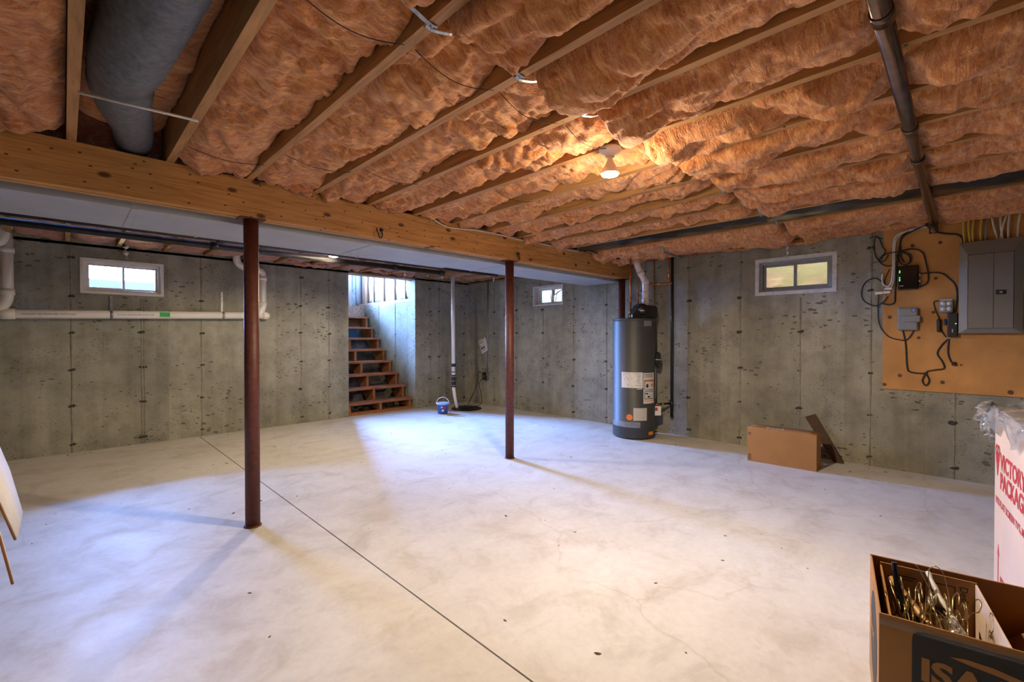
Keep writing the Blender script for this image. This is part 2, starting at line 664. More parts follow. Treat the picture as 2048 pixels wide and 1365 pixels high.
plain('osb', (0.34, 0.24, 0.17), 0.8, var=0.5, scale=34)
plain('house_wrap', (0.55, 0.70, 0.80), 0.5, var=0.35, scale=16)
plain('tuft_white', (0.70, 0.68, 0.66), 0.95, var=0.15, scale=40, bump=0.4)
plain('debris', (0.10, 0.075, 0.05), 0.9, var=0.5)
plain('rubble', (0.10, 0.10, 0.10), 0.9, var=0.4, scale=8, bump=0.4)
plain('paper', (0.66, 0.65, 0.62), 0.6, var=0.04)
plain('well_concrete', (0.0075, 0.005, 0.003), 0.9, var=0.2, scale=7)
plain('bark', (0.30, 0.22, 0.15), 0.9, var=0.3)
plain('porcelain', (0.78, 0.76, 0.71), 0.3, var=0.03)
plain('bulb_reflector', (0.70, 0.69, 0.66), 0.3, 0.2, 0.04)


def terrain_mat():
    t = NT('autumn_bank')
    a = t.noise(5, None, 6, 0.7)
    b = t.noise(1.2, None, 4, 0.6)
    c = t.ramp(a, [(0.3, (0.24, 0.09, 0.018)), (0.5, (0.46, 0.20, 0.045)), (0.7, (0.66, 0.32, 0.09))])
    c = t.mix(t.ramp(b, [(0.42, 0.0), (0.6, 0.7)]), c, (0.34, 0.22, 0.03))
    t.col(c).rough(0.95)


terrain_mat()


def glass_mat(name, tint):
    t = NT(name)
    tr = t.n('ShaderNodeBsdfTransparent')
    tr.inputs['Color'].default_value = (*tint, 1)
    gl = t.n('ShaderNodeBsdfGlossy')
    gl.inputs['Roughness'].default_value = 0.03
    fr = t.n('ShaderNodeFresnel')
    fr.inputs['IOR'].default_value = 1.45
    mx = t.n('ShaderNodeMixShader')
    t.l(fr.outputs[0], mx.inputs[0])
    t.l(tr.outputs[0], mx.inputs[1])
    t.l(gl.outputs[0], mx.inputs[2])
    t.l(mx.outputs[0], t.t.nodes['Material Output'].inputs['Surface'])


glass_mat('window_glass', (0.95, 0.96, 0.97))
glass_mat('dimmed_glass', (0.125, 0.115, 0.10))      # pane tinted dark to dim the daylight and the view outside


def plastic_film(name='clear_film', haze=0.14, rim=0.32, base=0.05):
    t = NT(name)
    tr = t.n('ShaderNodeBsdfTransparent')
    tr.inputs['Color'].default_value = (0.93, 0.94, 0.95, 1)
    gl = t.n('ShaderNodeBsdfGlossy')
    gl.inputs['Roughness'].default_value = 0.08
    gl.inputs['Color'].default_value = (0.9, 0.92, 0.95, 1)
    fr = t.n('ShaderNodeLayerWeight')
    fr.inputs['Blend'].default_value = 0.45
    mx = t.n('ShaderNodeMixShader')
    df = t.n('ShaderNodeBsdfDiffuse')
    df.inputs['Color'].default_value = (0.86, 0.88, 0.9, 1)
    m2 = t.n('ShaderNodeMixShader')
    m2.inputs[0].default_value = haze
    t.l(tr.outputs[0], m2.inputs[1])
    t.l(df.outputs[0], m2.inputs[2])
    f = t.math('ADD', t.math('MULTIPLY', fr.outputs['Fresnel'], rim), base)
    t.l(f, mx.inputs[0])
    t.l(m2.outputs[0], mx.inputs[1])
    t.l(gl.outputs[0], mx.inputs[2])
    t.l(mx.outputs[0], t.t.nodes['Material Output'].inputs['Surface'])


plastic_film()
plastic_film('clear_tape', 0.015, 0.12, 0.02)


def emit(name, c, s):
    t = NT(name)
    t.set(Emission_Strength=s)
    t.b.inputs['Emission Color'].default_value = (*c, 1)
    t.col((0.8, 0.8, 0.8))


emit('lamp_glow', (1.0, 0.80, 0.52), 40.0)
emit('led_green', (0.05, 1.0, 0.2), 1.5)


# ================================================================== the room
# floor: two slabs with a sawn control joint between them
GX = 1.196
mb = MB()
mb.box(XL - WT, GX - 0.004, YF - WT, YB + WT, -0.15, 0)
mb.box(GX + 0.004, XR + WT, YF - WT, YB + WT, -0.15, 0)
floor = struct(mb.build('floor', 'floor_concrete', origin=(0, 0, 0)))
g = MB().box(GX - 0.004, GX + 0.004, YF, YB, -0.15, -0.012).build('control_joint', 'groove', floor)
g['label'] = 'dark sawn joint line across the slab'


def wall_with_holes(name, axis, inner, outer, u0, u1, z0, z1, holes, mat):
    """upright wall; axis 0: the wall runs along x, axis 1: along y. holes: (u0,u1,z0,z1)"""
    us = sorted({u0, u1, *[h[0] for h in holes], *[h[1] for h in holes]})
    zs = sorted({z0, z1, *[h[2] for h in holes], *[h[3] for h in holes]})
    m = MB()

    def hole(a, b):
        return any(h[0] < a < h[1] and h[2] < b < h[3] for h in holes)
    lo, hi = min(inner, outer), max(inner, outer)
    nu, nz = len(us) - 1, len(zs) - 1
    solid = [[not hole((us[i] + us[i + 1]) / 2, (zs[j] + zs[j + 1]) / 2) for j in range(nz)] for i in range(nu)]

    def P(u, d, z):
        return (u, d, z) if axis == 0 else (d, u, z)
    for i in range(nu):
        for j in range(nz):
            if not solid[i][j]:
                continue
            a, b, c, d = us[i], us[i + 1], zs[j], zs[j + 1]
            m.add([P(a, lo, c), P(b, lo, c), P(b, lo, d), P(a, lo, d)], [(0, 1, 2, 3) if axis == 0 else (3, 2, 1, 0)])
            m.add([P(a, hi, c), P(b, hi, c), P(b, hi, d), P(a, hi, d)], [(3, 2, 1, 0) if axis == 0 else (0, 1, 2, 3)])
            for (di, dj, q) in ((-1, 0, (a, a, c, d)), (1, 0, (b, b, c, d)), (0, -1, (a, b, c, c)), (0, 1, (a, b, d, d))):
                ii, jj = i + di, j + dj
                if 0 <= ii < nu and 0 <= jj < nz and solid[ii][jj]:
                    continue
                if di:
                    vs = [P(q[0], lo, c), P(q[0], hi, c), P(q[0], hi, d), P(q[0], lo, d)]
                else:
                    vs = [P(a, lo, q[2]), P(b, lo, q[2]), P(b, hi, q[2]), P(a, hi, q[2])]
                m.add(vs, [(0, 1, 2, 3)])
    o = struct(m.build(name, mat, origin=(0, 0, 0)))
    return o


W1 = (0.127, 0.852, 1.722, 2.108)      # back wall window (x0,x1,z0,z1)
W3 = (0.962, 1.716, 1.698, 2.102)      # right wall window (y0,y1,z0,z1)
W2 = (4.47, 5.10, 1.745, 2.065)        # right wall far window
wall_back = wall_with_holes('wall_back', 0, YB, YB + WT, XL - WT, XR + WT, -0.1, ZW,
                            [W1, (SX0, SX1, -0.2, ZW + 0.1)], 'wall_concrete_x')
wall_right = wall_with_holes('wall_right', 1, XR, XR + WT, YF - WT, YB, -0.1, ZW, [W3, W2], 'wall_concrete_y')
wall_left = wall_with_holes('wall_left', 1, XL, XL - WT, YF - WT, YB, -0.1, ZW, [], 'wall_concrete_y')
wall_front = wall_with_holes('wall_front', 0, YF, YF - WT, XL, XR, -0.1, ZW, [], 'wall_concrete_x')

# rim boards that close the gap between wall top and subfloor
mb = MB()
mb.box(XL - WT, XR + WT, YB + 0.10, YB + WT, ZW, ZS)
mb.box(XR + 0.10, XR + WT, YF - WT, YB + 0.10, ZW, ZS)
mb.box(XL - WT, XL - 0.10, YF - WT, YB + 0.10, ZW, ZS)
mb.box(XL - 0.10, XR + 0.10, YF - WT, YF - 0.10, ZW, ZS)
struct(mb.build('trim_1', 'stud_wood', origin=(0, 0, 0)))
mb = MB()
mb.box(XL - 0.06, XR + 0.08, YB, YB + 0.10, ZW, ZJ)
mb.box(XR - 0.0, XR + 0.10, YF, YB, ZW, ZJ)
struct(mb.build('trim_2', 'stud_wood', origin=(0, 0, 0)))

# form seams and tie marks of the poured walls
sm = MB()
NS = 16
prof = [(-0.008, 0), (-0.003, 0.003), (0.002, 0.0045), (0.007, 0)]
rr = random.Random(3)
vs = []
for i in range(NS + 1):
    z = ZW * i / NS
    dx = (rr.random() - 0.5) * 0.006
    k = 0.6 + rr.random() * 0.9
    for (a, b) in prof:
        vs.append((a * k + dx, -b * k - 0.0006, z))
fs = []
for i in range(NS):
    for k in range(3):
        fs.append((i * 4 + k, i * 4 + k + 1, i * 4 + k + 5, i * 4 + k + 4))
seam_me = bpy.data.meshes.new('form_seam')
seam_me.from_pydata(vs, [], fs)
seam_me.materials.append(MAT['seam_concrete'])
tie_mes = []
for q in range(4):
    vs = [(0, -0.009, 0)]
    n = 11
    for k in range(n):
        a = 2 * PI * k / n
        r = 0.012 + 0.012 * rr.random()
        vs.append((r * 1.5 * math.cos(a), -0.0015, r * 0.85 * math.sin(a)))
    me = bpy.data.meshes.new('form_tie')
    me.from_pydata(vs, [], [(0, 1 + k, 1 + (k + 1) % n) for k in range(n)])
    me.materials.append(MAT['tie_mark'])
    tie_mes.append(me)
TZ = (0.09, 0.495, 0.89, 1.295, 1.69, 2.10)


def seams(wall, axis, pos, plane, skip=()):
    rz = 0 if axis == 0 else R(-90)
    for u in pos:
        p = (u, plane, 0) if axis == 0 else (plane, u, 0)
        if not any(s[0] < u < s[1] for s in skip):
            share(seam_me, 'form_seam', wall, p, (0, 0, rz))
        else:
            s = [s for s in skip if s[0] < u < s[1]][0]
            o = share(seam_me, 'form_seam', wall, p, (0, 0, rz), (1, 1, s[2] / ZW))
        for z in TZ:
            if any(s[0] < u < s[1] and s[2] < z < s[3] for s in skip):
                continue
            dx = rr.uniform(-0.008, 0.008)
            q = (u + dx, plane, z + rr.uniform(-0.01, 0.01)) if axis == 0 else (plane, u + dx, z + rr.uniform(-0.01, 0.01))
            share(rr.choice(tie_mes), 'form_tie', wall, q, (0, 0, rz), (rr.uniform(0.7, 1.2),) * 3)


seams(wall_back, 0, (-0.53, 0.055, 0.64, 0.665, 1.225, 1.82, 2.425, 2.829, 4.635, 4.83, 5.405), YB,
      [(W1[0] - 0.03, W1[1] + 0.03, W1[2] - 0.04, W1[3] + 0.04)])
seams(wall_right, 1, (6.05, 5.49, 4.885, 4.266, 3.676, 3.07, 2.472, 1.875, 1.278, 0.69, 0.11, -0.48), XR,
      [(W3[0] - 0.03, W3[1] + 0.03, W3[2] - 0.04, W3[3] + 0.04), (W2[0] - 0.03, W2[1] + 0.1, W2[2] - 0.04, W2[3] + 0.04),
       (-0.95, 0.2, 0.75, 2.3)])

# ------------------------------------------------------------------ ceiling: subfloor and joists
mb = MB()
mb.box(XL - WT, XR + WT, YF - WT, YB + WT, ZS, ZS + 0.05)
ceiling = struct(mb.build('ceiling', 'subfloor_wood', origin=(0, 0, 0)))
jm = MB().box(-JW / 2, JW / 2, YF - 0.08, YB + 0.09, ZJ, ZS).v
JK = range(-6, 14)
for k in JK:
    x = JX0 + JS * k
    MB().box(x - JW / 2, x + JW / 2, YF - 0.08, YB + 0.09, ZJ, ZS).build('joist', 'joist_wood', ceiling)

# ------------------------------------------------------------------ stairwell
ZL = 1.86                                     # landing at grade
ZT = 4.3
SW = SX1 + 0.05                               # side wall sits a little behind the opening's jamb
m = MB()
m.box(SX1, SX1 + 0.25, YB + WT, YE, -0.1, 1.872)
ws = struct(m.build('wall_stair_right', 'wall_concrete_y', origin=(0, 0, 0)))
seams(ws, 1, (7.45, 8.05), SX1, [(7.0, 9.0, 1.87, 9)])
for o in list(ws.children):
    if o.name.startswith('form_seam'):
        o.scale = (0.7, 1, 1.86 / ZW)
    elif o.location.z > 1.8:
        bpy.data.objects.remove(o)
WS = (7.25, 8.70, 2.8, 3.9)  # opening for the added window, out of view
wall_with_holes('wall_stair_left', 1, SX0, SX0 - 0.22, YB + WT, YE, -0.1, ZT, [WS], 'wall_concrete_y')
# end wall with the doorway to daylight
m = MB()
m.box(SX0 - 0.22, SX0 - 0.0, YE, YE + 0.14, -0.1, ZT)
m.box(4.10, SX1 + 0.25, YE, YE + 0.14, -0.1, ZT)
m.box(SX0, 4.10, YE, YE + 0.14, -0.1, ZL)
m.box(SX0, 4.10, YE, YE + 0.14, 3.95, ZT)
wend = struct(m.build('wall_stair_end', 'kraft_grey', origin=(0, 0, 0)))
m = MB()
m.box(SX0 - 0.22, SX1 + 0.25, YB + WT, YE + 0.14, ZT, ZT + 0.1)
m.box(SX0 - 0.22, SX1 + 0.25, YB + WT - 0.05, YB + WT, ZS, ZT)
m.box(SX1 + 0.13, SX1 + 0.25, YB + WT, YE, 1.872, ZT)
struct(m.build('wall_stair_upper', 'kraft_grey', origin=(0, 0, 0)))
m = MB()
m.box(SX0, SX1, 8.66, YE, ZL - 0.05, ZL)
struct(m.build('floor_landing', 'osb', origin=(0, 0, 0)))
m = MB()
m.box(SX0, SX1, 8.64, 8.66, 1.63, ZL)
struct(m.build('trim_landing', 'osb', origin=(0, 0, 0)))
# ground under the stairs
m = MB()
m.add([(SX0, YB + WT, 0), (SX1, YB + WT, 0), (SX1, YE, 0), (SX0, YE, 0)], [(0, 1, 2, 3)])
m.add([(SX0, 7.75, 0.0), (SX1, 7.75, 0.0), (SX1, 8.63, 1.45), (SX0, 8.63, 1.45)], [(0, 1, 2, 3)])
struct(m.build('floor_stairwell', 'rubble', origin=(0, 0, 0)))
# glazed door at the top of the stairs, white casing
d = MB()
d.box(SX0, SX0 + 0.09, YE + 0.02, YE + 0.06, ZL, 3.95)
d.box(3.99, 4.08, YE + 0.02, YE + 0.06, ZL, 3.95)
d.box(SX0 + 0.09, 3.99, YE + 0.02, YE + 0.06, ZL, ZL + 0.12)
d.box(SX0 + 0.09, 3.99, YE + 0.02, YE + 0.06, 3.83, 3.95)
door = struct(d.build('door_1', 'white_plastic', origin=(0, 0, 0)))
MB().box(SX0 + 0.09, 3.99, YE + 0.035, YE + 0.045, ZL + 0.12, 3.83).build('pane', 'window_glass', door)
m = MB()
m.box(4.06, 4.12, YE - 0.018, YE, ZL, ZT)
m.box(4.125, 4.185, YE - 0.022, YE, ZL, ZT)
struct(m.build('trim_3', 'white_plastic', origin=(0, 0, 0)))
m = MB().box(4.195, 4.27, YE - 0.008, YE, ZL, ZT)
m.build('house_wrap', 'house_wrap', wend)
m = MB()
nx, nz = 8, 26
rows = [[(4.285 + 0.13 * j / nx, YE - 0.01 - 0.03 * math.sin(PI * j / nx) - 0.006 * math.sin(i * 1.7), ZL + 0.02 + (ZT - ZL - 0.02) * i / nz)
         for j in range(nx + 1)] for i in range(nz + 1)]
m.sheet(rows, 0.008).build('batt', 'kraft_grey', wend)
# stud wall with faced batts above the concrete side wall
stud_wall = thing('wall_stair_studs', (SX1 + 0.06, 7.9, 1.872), 'wood stud wall with pale faced insulation above the lit stairwell wall', 'wall frame')
stud_wall['kind'] = 'structure'
del stud_wall['category']
MB().box(SX1 + 0.0, SX1 + 0.12, YB + WT, YE, 1.872, 1.91).build('sill_plate', 'stud_wood', stud_wall)
stud_y = [8.74, 8.33, 7.93, 7.53, 7.16]
for y in stud_y:
    MB().box(SX1 + 0.02, SX1 + 0.12, y - 0.02, y + 0.02, 1.91, ZT).build('stud', 'stud_wood', stud_wall)
MB().box(SX1 + 0.028, SX1 + 0.12, 8.58, 8.70, 1.91, ZT).build('stud', 'stud_wood', stud_wall)
edges = [8.56] + stud_y[1:] + [YB + WT + 0.02]
for i in range(len(edges) - 1):
    y1, y0 = edges[i] - 0.026, edges[i + 1] + 0.026
    if y1 - y0 < 0.05:
        continue
    ny, nz = 10, 30
    rows = []
    for a in range(nz + 1):
        z = 1.915 + (ZT - 1.915) * a / nz
        row = []
        for b in range(ny + 1):
            s = b / ny
            bulge = 0.035 * math.sin(PI * s) ** 0.6 * (0.8 + 0.2 * math.sin(z * 9 + i * 2)) * min(1, a / 2.5)
            row.append((SX1 + 0.06 - bulge - 0.006 * math.sin(z * 23 + s * 7 + i), y0 + (y1 - y0) * s, z))
        rows.append(row)
    MB().sheet(rows, 0.006).build('faced_batt', 'kraft_batt', stud_wall)

# ------------------------------------------------------------------ windows
def window(name, axis, u0, u1, z0, z1, plane, depth, frame_mat, buck_mat, bw, fw, sgn, pane='window_glass'):
    """buck round the opening, vinyl frame, two sashes with a pane each. plane = inner wall face, sgn = outward"""
    def bx(mb, a, b, c, d, e, f):        # a,b along wall; c,d depth from inner face outward; e,f height
        p, q = plane + sgn * c, plane + sgn * d
        lo, hi = min(p, q), max(p, q)
        if axis == 0:
            mb.box(a, b, lo, hi, e, f)
        else:
            mb.box(lo, hi, a, b, e, f)
    m = MB()
    for (a, b, e, f) in ((u0, u0 + bw, z0, z1), (u1 - bw, u1, z0, z1), (u0 + bw, u1 - bw, z0, z0 + bw), (u0 + bw, u1 - bw, z1 - bw, z1)):
        bx(m, a, b, -0.008, 0.12, e, f)
    w = struct(m.build(name, buck_mat, origin=(0, 0, 0)))
    a0, a1, b0, b1 = u0 + bw, u1 - bw, z0 + bw, z1 - bw
    m = MB()
    f1 = fw * 0.55
    for (a, b, e, f) in ((a0, a0 + f1, b0, b1), (a1 - f1, a1, b0, b1), (a0 + f1, a1 - f1, b0, b0 + f1), (a0 + f1, a1 - f1, b1 - f1, b1)):
        bx(m, a, b, depth, depth + 0.07, e, f)
    m.build('window_frame', frame_mat, w, 0.003)
    c0, c1, d0, d1 = a0 + f1, a1 - f1, b0 + f1, b1 - f1
    mid = (c0 + c1) / 2
    f2 = fw * 0.5
    for (p, q, off) in ((c0, mid + f2 * 0.5, 0.012), (mid - f2 * 0.5, c1, 0.034)):
        m = MB()
        for (a, b, e, f) in ((p, p + f2, d0, d1), (q - f2, q, d0, d1), (p + f2, q - f2, d0, d0 + f2), (p + f2, q - f2, d1 - f2, d1)):
            bx(m, a, b, depth + off, depth + off + 0.02, e, f)
        s = m.build('sash', frame_mat, w, 0.002)
        m = MB()
        bx(m, p + f2, q - f2, depth + off + 0.008, depth + off + 0.012, d0 + f2, d1 - f2)
        m.build('pane', pane, s)
    m = MB()
    bx(m, mid - 0.02, mid + 0.02, depth - 0.012, depth + 0.012, d0 + 0.0, d0 + 0.012)
    m.build('latch', frame_mat, w)
    return w


window('window_1', 0, *W1, YB, 0.025, 'window_vinyl', 'window_vinyl', 0.028, 0.045, 1)
window('window_2', 1, *W2, XR, 0.10, 'window_vinyl', 'window_buck', 0.02, 0.04, 1, 'dimmed_glass')
window('window_3', 1, *W3, XR, 0.03, 'window_grey', 'window_buck', 0.038, 0.05, 1, 'dimmed_glass')
window('window_added', 1, *WS, SX0, 0.03, 'window_vinyl', 'window_buck', 0.04, 0.06, -1)  # unseen window, added to throw daylight on the right stairwell wall

# ------------------------------------------------------------------ outside, seen through the windows
def terrain(name, x0, x1, y0, y1, fn, n=40):
    xs, ys = np.linspace(x0, x1, n), np.linspace(y0, y1, n)
    X, Y = np.meshgrid(xs, ys)
    Z = fn(X, Y)
    vs = list(zip(X.ravel(), Y.ravel(), Z.ravel()))
    fs = [(j * n + i, j * n + i + 1, (j + 1) * n + i + 1, (j + 1) * n + i) for j in range(n - 1) for i in range(n - 1)]
    m = MB().add(vs, fs, True)
    o = m.build(name, 'autumn_bank', origin=(0, 0, 0))
    return struct(o)


terrain('ground_east', XR + WT, 30, -14, 26,
        lambda X, Y: 1.55 + np.clip((X - 7.0) * 0.55, 0, 7.5) * np.clip((0.62 - Y / X) / 0.2, 0.05, 1) + 0.25 * pnoise(X * 0.8, Y * 0.8) * (X > 6.5), 60)
terrain('ground_north', -20, XR + WT, YE + 0.14, 40, lambda X, Y: 1.72 + 0.0 * X + 0.03 * (Y - 9) + 0.06 * pnoise(X, Y), 30)
terrain('ground_terrace', -20, SX0 - 0.22, YB + WT, YE + 0.14, lambda X, Y: 1.60 + 0.0 * X, 12)
terrain('ground_corner', SX1 + 0.25, XR + WT, YB + WT, YE + 0.14, lambda X, Y: 1.60 + 0.0 * X, 8)
# window well beyond the back wall window
prof = []
for k in range(15):
    a = PI * k / 14
    prof.append((0.49 - 0.75 * math.cos(a), YB + WT + 0.02 + 0.75 * math.sin(a) ** 0.7))
rows = [[(x, y, z) for x, y in prof] for z in (1.55, 1.75, 1.96, 1.98)]
tag(MB().sheet(rows, 0.03).build('window_well', 'well_concrete'), 'grey curved window well seen through the back wall window', 'window well')


def bare_tree(x, y, h, label):
    t = thing('bare_tree', (x, y, 1.9), label, 'tree', 'bare trees outside the far window')
    r0 = random.Random(int(x * 31 + y * 7))
    p = [Vector((x, y, 1.5))]
    for k in range(6):
        p.append(p[-1] + Vector((r0.uniform(-.15, .15), r0.uniform(-.15, .15), h / 6)))
    MB().tube(p, [0.11 - 0.016 * k for k in range(7)], 7).build('trunk', 'bark', t)
    for k in range(14):
        b = p[r0.randint(1, 5)]
        d = Vector((r0.uniform(-1, 1), r0.uniform(-1, 1), r0.uniform(0.2, 1.0))).normalized()
        q = [b, b + d * 0.5, b + d * 1.0 + Vector((0, 0, .15)), b + d * 1.5 + Vector((r0.uniform(-.2, .2), 0, .4))]
        MB().tube(q, [0.035, 0.026, 0.018, 0.008], 5).build('branch', 'bark', t)


bare_tree(15.5, 13.0, 4.6, 'bare tree outside the far right wall window, nearer trunk')
bare_tree(18.5, 16.6, 5.2, 'bare tree outside the far right wall window, farther trunk')


# ================================================================== beam and posts
BY0, BZ0 = 3.27, 2.02
beam = thing('support_beam', (1.6, BY0 + 0.057, BZ0), 'long built-up wooden beam carried by the dark red posts', 'beam')
cuts = [[XL, 3.30, XR - 0.02], [XL, 2.1, XR - 0.02], [XL, 1.2, 4.1, XR - 0.02]]
for q in range(3):
    for a, b in zip(cuts[q][:-1], cuts[q][1:]):
        y = BY0 + 0.0385 * q
        MB().box(a + 0.001, b - 0.001, y, y + 0.0375, BZ0 + (0.0, 0.006, 0.002)[q], ZJ).build('plank', 'beam_wood', beam, 0.002)
for (x, label) in ((0.878, 'nearest dark red steel post, standing beside the floor joint'),
                   (3.245, 'middle dark red steel post in front of the stairwell corner'),
                   (5.36, 'dark red steel post against the wall behind the water heater')):
    p = thing('steel_post', (x, BY0 + 0.057, 0), label, 'post', 'steel posts under the beam')
    y = BY0 + 0.057
    MB().cyl((x, y, 0.006), (x, y, BZ0 - 0.008), 0.044, n=32).build('shaft', 'post_red', p)
    MB().box(x - 0.075, x + 0.075, y - 0.057, y + 0.057, BZ0 - 0.008, BZ0 - 0.0005).build('cap_plate', 'post_red', p, 0.002)
    MB().lathe([(0.001, 0.0), (0.052, 0.0), (0.052, 0.006), (0.044, 0.010), (0.001, 0.010)], (x, y, 0), 28).build('base_plate', 'post_red', p)

# hooks on the beam
def hook(x, z, label):
    h = thing('hook', (x, BY0 - 0.01, z), label, 'hook', 'black hooks on the beam')
    MB().tube(smooth_path([(x + 0.028, BY0 - 0.004, z + 0.055), (x + 0.026, BY0 - 0.03, z + 0.02), (x + 0.005, BY0 - 0.045, z - 0.012),
                           (x - 0.012, BY0 - 0.05, z - 0.008), (x - 0.022, BY0 - 0.045, z + 0.03), (x - 0.026, BY0 - 0.03, z + 0.062)]), 0.0045, 8).build('hook_arm', 'black_iron', h)
    MB().lathe([(0.0005, -0.012), (0.012, -0.010), (0.014, 0), (0.012, 0.010), (0.0005, 0.012)], (x + 0.029, BY0 - 0.010, z + 0.058), 12).build('knob', 'black_plastic', h)


hook(1.75, 2.025, 'black screw hook on the beam between the first two posts')
hook(3.28, 2.035, 'black screw hook on the beam right above the middle post')

# ================================================================== insulation batts
def batt(name, x0, x1, y0, y1, z0, amp, sag, seed, res, label, group, mat='insulation', tuck=0.06, endroll=0.0, stretch=1.0, lobe=0.0):
    nx = max(6, int((x1 - x0) / res))
    ny = max(8, int((y1 - y0) / res))
    u = np.linspace(0, 1, nx + 1)
    y = np.linspace(y0, y1, ny + 1)
    U, Y = np.meshgrid(u, y)
    X = x0 + (x1 - x0) * U
    L = X * 3.4 + seed * 17.3
    M = Y * 3.4 / stretch + seed * 5.1
    wx, wy = 0.55 * pnoise(L * 0.9, M * 0.9), 0.55 * pnoise(L * 0.9 + 40, M * 0.9 + 40)
    b1 = np.abs(pnoise(L + wx, M + wy))
    b2 = np.abs(pnoise(L * 2.3 + wy * 2 + 9, M * 2.1 + wx * 2 + 3))
    b3 = np.abs(pnoise(L * 5.1 + wx * 4 + 19, M * 4.2 + wy * 4 + 31))
    b4 = pnoise(L * 11 + wx * 9 + 2, M * 8 + wy * 9 + 7)
    lo = pnoise(np.full_like(Y, seed * 3.7), Y * 1.1 + seed)
    b5 = np.abs(pnoise(L * 1.9 + wy * 3 + 61, M * 6.5 * stretch + wx * 5 + 13))
    puff = b1 ** 0.75 * 0.60 + b2 ** 0.8 * 0.34 + b3 * 0.15 + b4 * 0.035 + b5 * 0.14
    cross = np.clip(np.sin(PI * U), 0, 1) ** 0.45
    Z = z0 - amp * puff - sag * np.sin(PI * U) ** 0.7 * (0.65 + 0.9 * lo)
    if lobe:
        lb_ = np.abs(pnoise(U * 0.8 + seed * 9.1, Y * 2.3 + seed * 4.7 + 0.5 * wx)) ** 0.55
        Z -= lobe * lb_ * np.sin(PI * U) ** 0.45
    # the side by the next joist tucks up and leaves its face bare, more in some places than in others
    t1 = np.clip(0.5 + 1.3 * pnoise(np.full_like(Y, seed * 2.1 + 7), Y * 1.7 + seed * 3), 0, 1)
    Z += tuck * t1 * np.clip((U - 0.72) / 0.28, 0, 1) ** 1.5 + 0.02 * (1 - cross)
    Z += 0.03 * np.clip((0.12 - U) / 0.12, 0, 1) ** 1.5
    if endroll:
        d = np.clip((Y - (y1 - 0.55)) / 0.55, 0, 1)
        Z -= endroll * d * (0.5 + 0.8 * b1) * np.sin(PI * U) ** 0.5
        Z += 0.06 * np.clip((Y - (y1 - 0.05)) / 0.05, 0, 1) ** 2
    else:
        Z += 0.05 * np.clip((y0 + 0.06 - Y) / 0.06, 0, 1) ** 2
    if not endroll and y1 < 4:
        Z -= 0.035 * np.clip((Y - (y1 - 0.16)) / 0.16, 0, 1)
    if y0 < 0.2 < y1 and y1 < 2:        # pressed up where the ceiling pipe crosses
        dd = np.abs(Y - (0.179 + 0.0124 * X))
        Z = np.maximum(Z, 2.264 - 0.10 * np.clip((dd - 0.035) / 0.10, 0, 1))
    # lumps spread sideways over the joist edge where they hang below it
    low = np.clip((ZJ - 0.008 - Z) / 0.05, 0, 1)
    X = X + (U - 0.5) * 2 * np.clip(np.abs(U - 0.5) * 2, 0, 1) ** 3 * low * 0.045
    Yd = Y + 0.02 * pnoise(L * 2 + 50, M * 2 + 50) * np.clip((y1 - Y) / 0.1, 0, 1) * np.clip((Y - y0) / 0.1, 0, 1)
    edge = (U < 0.001) | (U > 0.999)
    Z = np.where(edge, np.maximum(Z, ZJ + 0.012), Z)
    Z = np.minimum(Z, ZS - 0.02)
    vs = np.stack([X, Yd, Z], -1).reshape(-1, 3)
    n1 = nx + 1
    ii, jj = np.meshgrid(np.arange(nx), np.arange(ny))
    a = (jj * n1 + ii).ravel()
    quads = np.stack([a, a + n1, a + n1 + 1, a + 1], -1)
    fs = [tuple(q) for q in quads.tolist()]
    # sides and top
    ring = [i for i in range(n1)] + [j * n1 + nx for j in range(1, ny + 1)] + [ny * n1 + i for i in range(nx - 1, -1, -1)] + [j * n1 for j in range(ny - 1, 0, -1)]
    base = len(vs)
    top = vs[ring].copy()
    top[:, 0] = np.clip(top[:, 0], x0, x1)
    top[:, 2] = ZS - 0.01
    vs = np.concatenate([vs, top])
    n = len(ring)
    for i in range(n):
        j = (i + 1) % n
        fs.append((ring[i], ring[j], base + j, base + i))
    fs.append(tuple(base + i for i in range(n)))
    org = np.array([(x0 + x1) / 2, (y0 + y1) / 2, ZJ])
    me = bpy.data.meshes.new(name)
    me.from_pydata((vs - org).tolist(), [], fs)
    sm = [True] * (nx * ny) + [False] * (n + 1)
    me.polygons.foreach_set('use_smooth', sm)
    me.materials.append(MAT[mat])
    o = bpy.data.objects.new(name, me)
    COL.objects.link(o)
    o.location = org
    ORG[o.name] = tuple(org)
    return tag(o, label, 'insulation', group)


ORD = ['first', 'second', 'third', 'fourth', 'fifth', 'sixth', 'seventh', 'eighth', 'ninth', 'tenth',
       'eleventh', 'twelfth', 'thirteenth', 'fourteenth', 'fifteenth', 'sixteenth', 'seventeenth', 'eighteenth', 'nineteenth', 'twentieth']
DUCT_BAY = 10


def bay(k):
    x0 = JX0 + JS * k + JW / 2 + 0.003
    x1 = JX0 + JS * (k + 1) - JW / 2 - 0.003 if k < 13 else XR - 0.012
    return x0, x1


